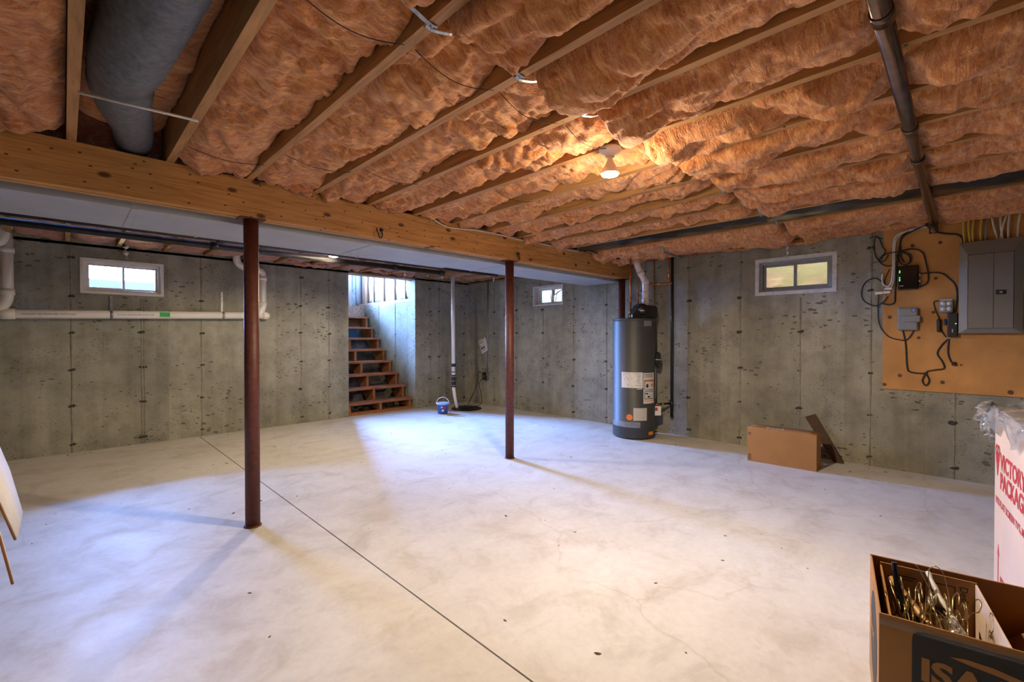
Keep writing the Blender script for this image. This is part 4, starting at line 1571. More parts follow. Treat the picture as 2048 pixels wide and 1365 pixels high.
wrap_patch(m, HX, HY, HR + 0.0035, A0 + 29.5, A0 + 62.5, 0.700, 0.716)
wrap_patch(m, HX, HY, HR + 0.0035, A0 + 50, A0 + 60, 0.645, 0.675)
wrap_patch(m, HX, HY, HR + 0.0035, A0 + 28, A0 + 64, 0.468, 0.474)
m.build('print', 'label_orange', cl)['kind'] = 'stuff'
patch(-1, 36, 0.234, 0.386, 'label_cream')
patch(-78, 17, 0.148, 0.215, 'tape_grey', 0.0035)
patch(42, 60, 0.055, 0.095, 'label_orange', 0.003)
patch(8, 22, 0.612, 0.622, 'label_white')
m = MB()
vs = []
for k in range(24):
    a = 2 * PI * k / 24
    th = R(A0 - 11.5 + 8.3 * math.cos(a))
    vs.append((HX + (HR + 0.0025) * math.cos(th), HY + (HR + 0.0025) * math.sin(th), 0.272 + 0.037 * math.sin(a)))
m.add(vs, [tuple(range(24))]).build('label', 'label_orange', wh)
rt_ = Vector((math.sin(R(45.41)), -math.cos(R(45.41)), 0))     # to the right as seen from the room
fw_ = Vector((math.cos(R(30.4)), math.sin(R(30.4)), 0))        # away from the room
# blower housing on top
bc = Vector((HX, HY, 0)) + rt_ * 0.115 - fw_ * 0.02
M = Matrix.Translation((bc.x, bc.y, HZ)) @ Matrix.Rotation(R(-44.6), 4, 'Z')
m = MB()
m.prism([(-0.165, 0.0), (0.155, 0.0), (0.155, 0.13), (0.13, 0.155), (0.02, 0.165), (-0.01, 0.185), (-0.075, 0.185), (-0.10, 0.155), (-0.14, 0.08), (-0.165, 0.05)],
        (0, -0.085, 0), (1, 0, 0), (0, 0, 1), -0.19)
m.xf(M)
bl = m.build('blower_housing', 'black_plastic', wh, 0.012)
m = MB()
m.lathe([(0.0005, 0.0), (0.055, 0.0), (0.06, 0.006), (0.06, 0.03), (0.05, 0.04), (0.0005, 0.04)], (0, 0, 0), 24)
m.xf(M @ Matrix.Translation((-0.03, -0.085, 0.10)) @ Matrix.Rotation(R(90), 4, 'X'))
m.build('motor_cover', 'black_plastic', bl)
m = MB().box(-0.075, -0.025, -0.1275, -0.1255, 0.085, 0.10)
m.xf(M).build('name_plate', 'label_white', bl)
m = MB()
m.box(-0.05, 0.13, -0.06, 0.1, -0.012, 0.004)
m.xf(M).build('flange', 'galvanized', bl)
patch(26, 52, 1.37, 1.435, 'galvanized', 0.004)
# gas control
gc = Vector((HX, HY, 0)) + rt_ * 0.262 - fw_ * 0.07
Mg = Matrix.Translation((gc.x, gc.y, 0.27)) @ Matrix.Rotation(R(-44.6), 4, 'Z')
m = MB().box(-0.03, 0.065, -0.045, 0.06, 0.0, 0.115)
gv = m.xf(Mg).build('gas_valve', 'white_plastic', wh, 0.008)
m = MB().box(-0.012, 0.02, -0.048, -0.0455, 0.06, 0.10)
m.xf(Mg).build('valve_label', 'ink_red', gv)
m = MB().box(-0.05, 0.0, -0.03, 0.05, -0.05, 0.0)
m.xf(Mg).build('burner_cover', 'black_plastic', wh, 0.006)
P = [gc + Vector((0, 0, 0.385 - 0.27 + 0.27)), gc - rt_ * 0.05 + Vector((0, 0, 0.40)), gc - rt_ * 0.055 + Vector((0, 0, 0.24)), gc - rt_ * 0.02 + Vector((0, 0, 0.22))]
MB().tube(round_path(P, 0.03), 0.010, 10).build('gas_tube', 'strap_metal', wh)
MB().tube([Vector((HX, HY, 0.075)) + rt_ * 0.25 - fw_ * 0.02, Vector((HX, HY, 0.075)) + rt_ * 0.30 - fw_ * 0.03], 0.012, 10).build('drain_valve', 'brass', wh)
# relief pipe down the side, power cord from the blower
a = Vector((HX, HY, 0)) + rt_ * 0.262 + fw_ * 0.02
MB().cyl(a + Vector((0, 0, 0.46)), a + Vector((0, 0, 0.98)), 0.017, n=12).build('relief_pipe', 'pvc', wh)
q = Vector((HX, HY, 0))
cordp = [q + rt_ * 0.09 - fw_ * 0.15 + Vector((0, 0, 1.50)), q + rt_ * 0.10 - fw_ * 0.255 + Vector((0, 0, 1.46)), q + rt_ * 0.13 - fw_ * 0.235 + Vector((0, 0, 1.30)), q + rt_ * 0.20 - fw_ * 0.18 + Vector((0, 0, 1.12)),
         q + rt_ * 0.262 - fw_ * 0.06 + Vector((0, 0, 0.99)), q + rt_ * 0.285 - fw_ * 0.02 + Vector((0, 0, 0.95))]
MB().tube(smooth_path(cordp, 6), 0.006, 8).build('power_cord', 'cable_black', wh)
m = MB()
for s in range(3):
    L = [q + rt_ * (0.29 + 0.008 * s + 0.022 * math.sin(t)) - fw_ * (0.03 + 0.012 * s) + Vector((0, 0, 0.955 + 0.09 * math.cos(t))) for t in np.linspace(0, 2 * PI, 15)[:-1]]
    m.tube(L, 0.009, 7, closed=True)
m.build('cord_bundle', 'cable_black', wh)
m = MB().tube([q + rt_ * 0.262 - fw_ * 0.07 + Vector((0, 0, 0.96)), q + rt_ * 0.345 - fw_ * 0.06 + Vector((0, 0, 0.955))], 0.004, 6)
m.build('cord_tie', 'white_plastic', wh)
# white vent pipe
vp = thing('vent_pipe', (bc.x, bc.y, HZ + 0.16), 'white plastic vent pipe kinking up from the water heater blower', 'pipe')
v0 = bc + rt_ * 0.028 + fw_ * 0.02
P = [v0 + Vector((0, 0, 1.615)), v0 + Vector((0, 0, 1.93)), v0 - rt_ * 0.085 + Vector((0, 0, 2.09)), v0 - rt_ * 0.11 + Vector((0, 0, 2.16)), v0 - rt_ * 0.08 + fw_ * 0.1 + Vector((0, 0, 2.25))]
MB().tube(round_path(P, 0.06), 0.040, 22).build('pipe', 'pvc_vent', vp)
for z in (1.64, 1.70, 1.79):
    MB().cyl(v0 + Vector((0, 0, z - 0.02)), v0 + Vector((0, 0, z + 0.02)), 0.046, n=22).build('coupling', 'pvc_vent', vp)
MB().cyl(v0 + Vector((0, 0, 1.90)), v0 + Vector((0, 0, 1.96)), 0.046, n=22).build('coupling', 'pvc_vent', vp)
d_ = (P[2] - P[1]).normalized()
MB().cyl(P[1] + d_ * 0.09, P[1] + d_ * 0.15, 0.046, n=22).build('coupling', 'pvc_vent', vp)
# copper lines
c1 = q - rt_ * 0.045 + fw_ * 0.0
t = thing('copper_pipe', c1 + Vector((0, 0, HZ)), 'upright copper pipe at the left of the water heater top', 'pipe', 'copper pipes of the water heater')
MB().cyl(c1 + Vector((0, 0, HZ)), c1 + Vector((0, 0, 2.24)), 0.010, n=14).build('pipe', 'copper', t)
for z in (1.50, 1.55, 1.66, 1.72, 2.0):
    MB().cyl(c1 + Vector((0, 0, z - 0.018)), c1 + Vector((0, 0, z + 0.018)), 0.0135, n=14).build('fitting', 'copper' if z != 1.50 else 'brass', t)
c2 = q + rt_ * 0.045 + fw_ * 0.12
e = Vector((XR - 0.20, 2.60, 0))
t = thing('copper_pipe', c2 + Vector((0, 0, HZ)), 'copper pipe bending across behind the white vent pipe with a brass valve', 'pipe', 'copper pipes of the water heater')
MB().tube(round_path([c2 + Vector((0, 0, HZ)), c2 + Vector((0, 0, 1.90)), e + Vector((0, 0, 1.90)) - (e - c2).normalized() * 0.05, e + Vector((0, 0, 1.90))], 0.03), 0.011, 12).build('pipe', 'copper', t)
MB().cyl(e + Vector((0, 0, 1.90)) - (e - c2).normalized() * 0.04, e + Vector((0, 0, 1.90)) - (e - c2).normalized() * 0.04 + Vector((0, 0, 0.36)), 0.011, n=12).build('riser', 'copper', t)
for s in (0.3, 0.62, 0.8, 0.92):
    p = c2.lerp(e, s) + Vector((0, 0, 1.90))
    dd = (e - c2).normalized() * 0.02
    MB().cyl(p - dd, p + dd, 0.0145, n=12).build('fitting', 'brass' if s == 0.62 else 'copper', t)
for z in (1.62, 1.70, 1.78):
    MB().cyl(c2 + Vector((0, 0, z - 0.015)), c2 + Vector((0, 0, z + 0.015)), 0.0145, n=12).build('fitting', 'copper', t)
for z in (1.95, 2.02):
    p = e - (e - c2).normalized() * 0.04
    MB().cyl(p + Vector((0, 0, z - 0.015)), p + Vector((0, 0, z + 0.015)), 0.0145, n=12).build('fitting', 'copper', t)
tag(MB().cyl((XR - 0.012, 2.93, 0.35), (XR - 0.012, 2.93, 2.24), 0.006, n=10).build('wall_conduit', 'brass'), 'thin upright tube on the wall right behind the water heater', 'conduit')
# black gas line
gp = thing('gas_pipe', (XR - 0.06, 2.67, 0.2), 'upright black gas pipe on the wall right of the water heater', 'pipe')
gx, gy = XR - 0.07, 2.66
MB().cyl((gx, gy, 0.24), (gx, gy, 2.44), 0.018, n=16).build('pipe', 'black_iron', gp)
ge = gc + Vector((0, 0, 0.40))
MB().tube([(gx, gy, 0.405), ge], 0.014, 12).build('branch', 'brown_pipe', gp)
MB().cyl((gx, gy, 0.37), (gx, gy, 0.44), 0.024, n=16).build('tee', 'black_iron', gp)
MB().cyl((gx, gy, 0.225), (gx, gy, 0.25), 0.023, n=16).build('drip_cap', 'black_iron', gp)
p = Vector((gx, gy, 0.405)).lerp(ge, 0.55)
MB().box(-0.02, 0.02, -0.015, 0.015, -0.018, 0.022, Matrix.Translation(p)).build('gas_cock', 'brass', gp, 0.004)
# conduit stub under the last joists
tag(MB().tube(round_path([(4.75, 2.43, 2.30), (4.75, 2.43, 2.19), (5.3, 2.50, 2.20), (5.42, 2.52, 2.20)], 0.04), 0.012, 12).build('bent_pipe', 'strap_metal'),
    'thin bent metal pipe under the joists above the water heater', 'pipe')
tag(MB().tube(round_path([(4.35, 3.18, 2.25), (4.9, 3.16, 2.235), (5.45, 3.14, 2.22)], 0.04), 0.012, 12).build('bent_pipe', 'brown_pipe'),
    'dark pipe running along the beam end towards the corner of the right wall', 'pipe')


# ================================================================== plywood board with the electrics
PX = XR - 0.018
pb = thing('plywood_board', (XR - 0.009, -0.2, 0.753), 'orange-brown plywood board fixed to the right wall', 'board')
MB().box(PX, XR - 0.001, -1.25, 0.598, 0.753, 2.26).build('sheet', 'plywood', pb, 0.002)
rk = random.Random(9)
for (y, z) in ((0.391, 2.073), (0.208, 2.074), (0.235, 1.763), (0.548, 1.426), (0.344, 1.234), (0.249, 1.461), (0.473, 0.886), (0.186, 0.842), (0.584, 0.794), (-0.219, 0.789), (0.07, 1.00)):
    m = MB()
    n = 12
    r = 0.018 * rk.uniform(0.75, 1.1) * (0.4 if y == 0.07 else 1)
    m.add([(PX - 0.0008, min(0.597, y + r * math.cos(2 * PI * k / n) * rk.uniform(.85, 1.1)), z + r * math.sin(2 * PI * k / n) * rk.uniform(.85, 1.1)) for k in range(n)], [tuple(reversed(range(n)))])
    m.build('knot', 'knot_wood', pb)

ep = thing('breaker_panel', (PX - 0.04, -0.095, 1.275), 'grey metal breaker panel on the plywood board', 'electrical panel')
EX = PX - 0.085
MB().box(EX + 0.02, PX - 0.0005, -0.268, 0.078, 1.282, 2.03).build('back_box', 'panel_grey', ep)
# bevelled cover frame
o4 = [(-0.277, 1.274), (0.087, 1.274), (0.087, 2.040), (-0.277, 2.040)]
i4 = [(-0.228, 1.312), (0.036, 1.312), (0.036, 1.932), (-0.228, 1.932)]
vs = [(EX + 0.022, y, z) for y, z in o4] + [(EX + 0.012, y, z) for y, z in o4] + [(EX - 0.006, y, z) for y, z in i4] + [(EX + 0.010, y, z) for y, z in i4]
fs = []
for a in range(4):
    b = (a + 1) % 4
    fs += [(a, b, 4 + b, 4 + a), (4 + a, 4 + b, 8 + b, 8 + a), (8 + a, 8 + b, 12 + b, 12 + a)]
MB().add(vs, fs).build('cover_frame', 'panel_grey', ep)
dr_ = MB().box(EX - 0.004, EX + 0.012, -0.226, 0.034, 1.314, 1.930).build('door', 'panel_grey', ep, 0.002)
MB().box(EX - 0.0055, EX - 0.0035, -0.116, -0.113, 1.316, 1.928).build('door_crease', 'ink_black', dr_)
MB().box(EX - 0.010, EX - 0.003, -0.185, -0.128, 1.588, 1.625).build('latch', 'black_plastic', dr_, 0.003)
MB().box(EX - 0.012, EX - 0.009, -0.165, -0.148, 1.598, 1.615).build('latch_slide', 'strap_metal', dr_, 0.002)
for z in (1.36, 1.86):
    MB().cyl((EX - 0.004, 0.033, z - 0.015), (EX - 0.004, 0.033, z + 0.015), 0.004, n=8).build('hinge', 'panel_grey', dr_)
for (y, z) in ((0.072, 2.02), (-0.262, 2.00), (0.072, 1.30), (-0.262, 1.30)):
    m = MB().lathe([(0.0005, 0.002), (0.006, 0.0015), (0.007, 0.0)], (0, 0, 0), 10)
    m.xf(Matrix.Translation((EX + 0.011, y, z)) @ Matrix.Rotation(R(-90), 4, 'Y')).build('screw', 'strap_metal', ep)

CX = PX - 0.012


def cable(name, mat, yz, r, label, x=CX, group='cables on the plywood board', dx=0.0):
    n = len(yz)
    P = [(x - dx * math.sin(PI * i / max(1, n - 1)), y, z) for i, (y, z) in enumerate(yz)]
    return tag(MB().tube(smooth_path(P, 7), r, 8).build(name, mat), label, 'cable', group)


for (a, b, mat, label) in (((0.062, 2.27), (0.055, 2.041), 'cable_yellow', 'yellow cable entering the breaker panel top, leftmost'),
                           ((0.032, 2.27), (0.024, 2.041), 'cable_yellow', 'yellow cable entering the breaker panel top, second from left'),
                           ((0.0, 2.27), (0.006, 2.041), 'cable_yellow', 'yellow cable entering the breaker panel top, third from left'),
                           ((-0.048, 2.27), (-0.040, 2.041), 'cable_yellow', 'yellow cable entering the breaker panel top, rightmost yellow one'),
                           ((-0.085, 2.27), (-0.065, 2.041), 'enclosure_grey', 'grey cable entering the breaker panel top between yellow and white ones'),
                           ((-0.100, 2.27), (-0.136, 2.041), 'cable_white', 'white cable entering the breaker panel top, first after the grey one'),
                           ((-0.150, 2.27), (-0.165, 2.041), 'cable_white', 'white cable entering the breaker panel top, second white one'),
                           ((-0.195, 2.27), (-0.150, 2.041), 'cable_white', 'white cable crossing over another at the breaker panel top'),
                           ((-0.205, 2.27), (-0.195, 2.041), 'cable_white', 'white cable entering the breaker panel top, second from the right'),
                           ((-0.265, 2.27), (-0.245, 2.041), 'cable_white', 'rightmost white cable entering the breaker panel top')):
    mid = ((a[0] + b[0]) / 2 + 0.006, (a[1] + b[1]) / 2)
    cable('panel_cable', mat, [a, mid, b], 0.0065, label, PX - 0.035, 'cables entering the breaker panel', 0.02)
cable('feed_cable', 'cable_black', [(0.301, 2.245), (0.251, 2.178), (0.180, 2.144), (0.101, 2.123), (0.067, 2.083), (0.061, 2.038)], 0.0085, 'thick black cable arching from the ceiling into the breaker panel', PX - 0.03)
cable('signal_cable', 'cable_black', [(0.284, 2.235), (0.378, 2.221), (0.461, 2.170), (0.485, 2.054), (0.501, 1.870), (0.510, 1.639), (0.513, 1.564), (0.549, 1.543), (0.593, 1.554)], 0.0065, 'black cable running straight down left of the router')
cable('signal_cable', 'cable_black', [(0.300, 2.238), (0.385, 2.205), (0.470, 2.145), (0.475, 2.05), (0.472, 1.98), (0.448, 1.925)], 0.0055, 'black cable dropping behind the small coil over the router', CX - 0.008)
cable('signal_cable', 'cable_white', [(0.284, 2.230), (0.392, 2.214), (0.496, 2.185), (0.524, 2.105), (0.526, 1.919), (0.536, 1.757), (0.568, 1.713), (0.602, 1.753), (0.602, 1.834)], 0.008, 'white cable bundle hooked beside the router')
cable('signal_cable', 'cable_white', [(0.300, 2.236), (0.40, 2.222), (0.482, 2.18), (0.512, 2.10), (0.515, 1.93), (0.520, 1.76), (0.545, 1.69)], 0.006, 'thin white cable beside the white bundle')
cable('coiled_cable', 'cable_black', [(0.491, 1.999), (0.453, 2.012), (0.411, 1.975), (0.410, 1.920), (0.452, 1.902), (0.487, 1.943), (0.492, 2.005), (0.455, 2.022), (0.402, 1.985), (0.400, 1.93), (0.44, 1.90)], 0.005, 'small black cable coil above the router', CX - 0.012, dx=0.012)
cable('signal_cable', 'cable_black', [(0.618, 1.977), (0.589, 2.011), (0.552, 2.025), (0.481, 2.030), (0.394, 2.041), (0.326, 2.001), (0.302, 1.917), (0.284, 1.803), (0.290, 1.727), (0.340, 1.691)], 0.0055, 'black cable arching around the right side of the router', CX - 0.004)
cable('signal_cable', 'cable_black', [(0.605, 2.164), (0.657, 2.181), (0.667, 2.102), (0.652, 2.005), (0.607, 1.928), (0.552, 1.904), (0.505, 1.931)], 0.005, 'thin black loop left of the router, on the bare wall edge', XR - 0.028)
cable('signal_cable', 'cable_black', [(0.700, 2.185), (0.640, 2.19), (0.604, 2.093), (0.582, 2.043), (0.618, 1.986), (0.625, 1.954), (0.588, 1.955), (0.560, 2.008)], 0.005, 'kinked black cable at the top left corner of the plywood', XR - 0.030)
cable('coiled_cable', 'cable_black', [(0.575, 1.655), (0.594, 1.738), (0.654, 1.800), (0.730, 1.764), (0.760, 1.669), (0.736, 1.586), (0.660, 1.539), (0.600, 1.564), (0.560, 1.62)], 0.006, 'large black cable ring overlapping the bare wall', XR - 0.030)
cable('signal_cable', 'cable_black', [(0.628, 1.640), (0.633, 1.504), (0.621, 1.361), (0.565, 1.257), (0.493, 1.219), (0.422, 1.220), (0.375, 1.305)], 0.005, 'black cable swinging from the splitter to the grey box', XR - 0.034)
cable('signal_cable', 'cable_black', [(0.551, 1.875), (0.580, 1.80), (0.587, 1.755), (0.568, 1.689)], 0.004, 'short dark cable above the splitter')
cable('looped_cable', 'cable_black', [(0.454, 1.305), (0.433, 1.174), (0.421, 0.967), (0.396, 0.922), (0.318, 0.913), (0.298, 0.915), (0.317, 0.850), (0.293, 0.807), (0.271, 0.853), (0.290, 0.925), (0.235, 0.949), (0.177, 0.966), (0.187, 1.023), (0.220, 1.097), (0.188, 1.177), (0.151, 1.225)], 0.006, 'looped black power cord at the bottom of the plywood')
pc = cable('plug_cable', 'cable_black', [(0.148, 1.225), (0.153, 1.112), (0.137, 1.038), (0.120, 1.012)], 0.006, 'black cord ending in a loose hanging plug')
MB().box(PX - 0.032, PX - 0.004, 0.100, 0.130, 0.995, 1.025).build('plug', 'black_plastic', pc, 0.005)
cable('signal_cable', 'cable_black', [(0.341, 1.813), (0.209, 1.805), (0.145, 1.746), (0.107, 1.678), (0.100, 1.569), (0.11, 1.46)], 0.006, 'black cable from the router to the power adapter beside the panel')
cable('signal_cable', 'cable_black', [(0.215, 1.56), (0.245, 1.55), (0.235, 1.48), (0.21, 1.40), (0.195, 1.30), (0.165, 1.24)], 0.0045, 'thin dark cord hanging from the clear fixture')

rtr = thing('router', (PX - 0.02, 0.417, 1.67), 'black router with green lights on the plywood board', 'router')
MB().box(PX - 0.045, PX - 0.001, 0.346, 0.488, 1.672, 1.890).build('case', 'black_gloss', rtr, 0.008)
m = MB()
for z in (1.845, 1.832, 1.785, 1.770, 1.757):
    m.box(PX - 0.0462, PX - 0.0448, 0.472, 0.480, z - 0.004, z + 0.004)
m.build('status_light', 'led_green', rtr)
MB().box(PX - 0.0462, PX - 0.0448, 0.448, 0.476, 1.706, 1.711).build('marking', 'label_white', rtr)
for z in (1.71, 1.745, 1.80):
    MB().box(PX - 0.035, PX - 0.012, 0.333, 0.346, z - 0.01, z + 0.01).build('connector', 'strap_metal' if z > 1.72 else 'black_plastic', rtr, 0.002)
gb = thing('network_box', (PX - 0.03, 0.417, 1.305), 'grey plastic wiring box with a round blue logo', 'wiring box')
MB().box(PX - 0.055, PX - 0.001, 0.347, 0.490, 1.303, 1.508).build('case', 'enclosure_grey', gb, 0.012)
MB().box(PX - 0.066, PX - 0.04, 0.333, 0.452, 1.376, 1.434).build('cover_latch', 'enclosure_grey', gb, 0.004)
m = MB()
m.disc((PX - 0.0562, 0.378, 1.482), 0.017, (-1, 0, 0), 22)
lg = m.build('logo', 'bucket_blue', gb)
m = MB()
m.box(PX - 0.0572, PX - 0.0560, 0.368, 0.388, 1.476, 1.480)
m.box(PX - 0.0572, PX - 0.0560, 0.374, 0.382, 1.484, 1.491)
m.build('logo_mark', 'label_white', lg)
lf = thing('clear_fixture', (PX - 0.03, 0.17, 1.45), 'small clear square fixture beside the breaker panel', 'fixture')
MB().box(PX - 0.035, PX - 0.001, 0.121, 0.212, 1.452, 1.572).build('case', 'enclosure_grey', lf, 0.012)
m = MB()
for (y, z) in ((0.186, 1.535), (0.147, 1.535), (0.186, 1.487), (0.147, 1.487)):
    m.lathe([(0.0005, 0.008), (0.012, 0.006), (0.017, 0.0)], (0, 0, 0), 14)
    k = 42
    m.v[-k:] = [tuple(Matrix.Translation((PX - 0.036, y, z)) @ Matrix.Rotation(R(-90), 4, 'Y') @ Vector(p)) for p in m.v[-k:]]
m.build('lens', 'label_white', lf)
MB().box(PX - 0.038, PX - 0.034, 0.130, 0.203, 1.560, 1.570).build('bright_rim', 'label_cream', lf)
ad = thing('power_adapter', (PX - 0.03, 0.125, 1.24), 'black power adapter with a green light touching the panel', 'adapter')
MB().box(PX - 0.06, PX - 0.001, 0.092, 0.158, 1.242, 1.452).build('case', 'black_plastic', ad, 0.008)
MB().box(PX - 0.0615, PX - 0.0595, 0.100, 0.108, 1.352, 1.360).build('status_light', 'led_green', ad)
MB().box(PX - 0.0612, PX - 0.0595, 0.122, 0.128, 1.28, 1.31).build('marking', 'label_cream', ad)
MB().box(PX - 0.05, PX - 0.01, 0.158, 0.182, 1.345, 1.395).build('plug', 'black_plastic', ad, 0.006)
tag(MB().box(PX - 0.04, PX - 0.002, 0.199, 0.226, 1.285, 1.40).build('plug_block', 'black_plastic', None, 0.008), 'narrow black plug block hanging under the clear fixture', 'plug')
spl = thing('cable_splitter', (PX - 0.02, 0.60, 1.64), 'white cable splitter left of the grey wiring box', 'splitter')
MB().box(PX - 0.022, PX - 0.004, 0.545, 0.597, 1.648, 1.672).build('case', 'white_plastic', spl, 0.003)
MB().box(XR - 0.042, XR - 0.024, 0.598, 0.655, 1.645, 1.668).build('case', 'white_plastic', spl, 0.003)
for y in (0.56, 0.58, 0.61, 0.63, 0.648):
    MB().cyl((PX - 0.013, y, 1.632), (PX - 0.013, y, 1.648), 0.005, n=8).build('connector', 'brass', spl)
MB().box(PX - 0.022, PX - 0.004, 0.53, 0.585, 1.682, 1.704).build('case', 'white_plastic', spl, 0.003)

# ================================================================== cardboard box by the wall
cb = thing('cardboard_box', (4.97, 1.29, 0), 'closed brown cardboard box standing against the right wall', 'box')
Mb = Matrix.Translation((4.885, 1.585, 0)) @ Matrix.Rotation(R(-90 + 3.2), 4, 'Z')      # local x runs along the wall
BL, BD, BH = 0.585, 0.23, 0.335
T = 0.005
for (a, nm) in (((0, BL, 0, T, 0, BH), 'panel'), ((0, BL, BD - T, BD, 0, BH), 'panel'), ((0, T, T, BD - T, 0, BH), 'panel'), ((BL - T, BL, T, BD - T, 0, BH), 'panel'), ((T, BL - T, T, BD - T, 0, T), 'bottom')):
    m = MB().box(*a)
    m.xf(Mb).build(nm, 'cardboard', cb, 0.002)
for (a, b, lift) in ((0.0, BD / 2 - 0.002, 0.012), (BD / 2 + 0.002, BD, 0.004)):
    m = MB()
    rows = [[(x, a + (b - a) * s, BH + (0.001 + lift * math.sin(x * 4.2) * (s if a == 0 else 1 - s))) for x in np.linspace(0, BL, 9)] for s in (0, 0.5, 1)]
    m.sheet(rows, 0.004).xf(Mb).build('flap', 'cardboard', cb)
m = MB().box(0.16, 0.31, 0.03, 0.075, BH + 0.008, BH + 0.0095)
ll = m.xf(Mb).build('address_label', 'label_white', cb)
m = MB()
for k in range(7):
    m.box(0.175 + 0.018 * k, 0.181 + 0.018 * k + (0.006 if k % 2 else 0), 0.04, 0.065, BH + 0.0105, BH + 0.0112)
m.xf(Mb).build('print', 'ink_black', ll)
m = MB()
for z in (0.02, 0.035, 0.05, 0.065, 0.265, 0.28):
    m.box(0.008, 0.035, -0.0012, 0.0, z, z + 0.006)
m.xf(Mb).build('print', 'ink_black', cb)

tag(MB().prism([(0, 0), (0.085, 0.0), (-0.235 + 0.06, 0.455), (-0.235 - 0.03, 0.415)], (XR - 0.10, 0.96, 0.0), (0, -1, 0), Vector((0.20, 0, 0.98)).normalized(), 0.012).build('leaning_board', 'dark_board'),
    'narrow dark brown board leaning on the wall behind the cardboard box', 'board')

# ================================================================== tall printed carton on the right
vb = thing('tall_carton', (2.75, -0.3, 0), 'tall pale carton with red lettering and crumpled clear wrap', 'box')
Mv = Matrix.Translation((3.055, -0.075, 0)) @ Matrix.Rotation(R(180 + 7.2), 4, 'Z')   # local x towards the viewer along the printed face, local +y away from the room
VL, VD, VH = 0.70, 0.42, 0.915
for (a, nm) in (((0, VL, 0, T, 0, VH), 'panel'), ((0, VL, VD - T, VD, 0, VH), 'panel'), ((0, T, T, VD - T, 0, VH), 'panel'), ((VL - T, VL, T, VD - T, 0, VH), 'panel'), ((T, VL - T, T, VD - T, 0, T), 'bottom')):
    MB().box(*a).xf(Mv).build(nm, 'cardboard_pale', vb, 0.002)
for (a, b) in ((0.0, VD / 2 - 0.002), (VD / 2 + 0.002, VD)):
    MB().box(0, VL, a, b, VH, VH + T).xf(Mv).build('flap', 'cardboard_pale', vb, 0.001)
EX1, EZ = (1, 0, 0), (0, 0, 1)
for (s_, size, x, z, bold) in (('VICTORY', 0.098, 0.115, 0.665, 0.003), ('PACKAGING', 0.098, 0.115, 0.580, 0.003), ("FITS FLAT SCREEN TV'S, MAX", 0.042, 0.03, 0.495, 0.001),
                               ('FRAGILE', 0.085, 0.13, 0.135, 0.003), ('THIS SIDE UP', 0.05, 0.13, 0.07, 0.002)):
    # printed face is local y = 0, seen from -y
    text_on(MB(), s_, size, (x, -0.0006, z), EX1, EZ, bold, 1.0, 0.0006).xf(Mv).build('lettering', 'ink_red', vb)
pr_ = MB()
pr_.prism([(0.085, 0.04), (0.097, 0.04), (0.097, 0.27), (0.110, 0.27), (0.091, 0.32), (0.072, 0.27), (0.085, 0.27)], (0, -0.0002, 0), EX1, EZ, 0.0008)
pr_.xf(Mv).build('arrow', 'ink_red', vb)
# emblem: shield of looped bands
pr_ = MB()
for (cx, cz, r) in ((0.045, 0.735, 0.026), (0.080, 0.735, 0.026)):
    n = 20
    ring = [(cx + r * math.cos(2 * PI * k / n), cz + r * math.sin(2 * PI * k / n)) for k in range(n)]
    ri = [(cx + r * 0.5 * math.cos(2 * PI * k / n), cz + r * 0.5 * math.sin(2 * PI * k / n)) for k in range(n)]
    pr_.add([(x, -0.0012, z) for x, z in ring + ri], [(k, (k + 1) % n, n + (k + 1) % n, n + k) for k in range(n)])
for (x0, x1) in ((0.020, 0.0625), (0.105, 0.0625)):
    pr_.add([(x0, -0.0013, 0.725), (x0 + (0.016 if x1 > x0 else -0.016), -0.0013, 0.735), (x1 + (0.006 if x1 > x0 else -0.006), -0.0013, 0.635), (x1, -0.0013, 0.615)], [(0, 1, 2, 3)])
pr_.add([(0.046, -0.0014, 0.70), (0.0625, -0.0014, 0.725), (0.079, -0.0014, 0.70), (0.0625, -0.0014, 0.672)], [(0, 1, 2, 3)])
pr_.xf(Mv).build('emblem', 'ink_red', vb)
# crumpled clear wrap over the top corner
def crumple(nu, nv, fn, amp, seed):
    r0 = np.random.default_rng(seed)
    rows = []
    for i in range(nu + 1):
        row = []
        for j in range(nv + 1):
            p = Vector(fn(i / nu, j / nv))
            p += Vector((r0.normal() * amp, r0.normal() * amp, r0.normal() * amp))
            row.append(p)
        rows.append(row)
    return rows


wr = thing('plastic_wrap', tuple(Mv @ Vector((0.1, 0.0, VH + 0.01))), 'crumpled clear plastic film over the top corner of the tall carton', 'plastic film')
m = MB()
m.sheet(crumple(14, 7, lambda u, v: (-0.01 + 0.62 * u, -0.012 - 0.012 * math.sin(v * 3), VH + 0.012 - 0.105 * v * (0.75 + 0.35 * math.sin(u * 11))), 0.006, 1), 0.0012)
m.xf(Mv).build('film', 'clear_film', wr)
m = MB()
m.sheet(crumple(12, 6, lambda u, v: (-0.012 - 0.05 * math.sin(PI * u) * (0.3 + v), -0.03 + 0.42 * u * 0.5, VH + 0.03 - 0.17 * v), 0.010, 2), 0.0012)
m.xf(Mv).build('film', 'clear_film', wr)
m = MB()
m.sheet(crumple(10, 5, lambda u, v: (-0.02 - 0.055 * u, -0.045 + 0.05 * v + 0.02 * math.sin(u * 9), VH - 0.005 - 0.13 * u + 0.04 * math.sin(v * 5)), 0.009, 3), 0.0012)
m.xf(Mv).build('film', 'clear_film', wr)
m = MB()
m.sheet(crumple(12, 4, lambda u, v: (-0.01 + 0.6 * u, -0.01 + 0.10 * v, VH + T + 0.004 + 0.006 * math.sin(u * 17 + v * 4)), 0.003, 4), 0.0012)
m.xf(Mv).build('film', 'clear_film', wr)

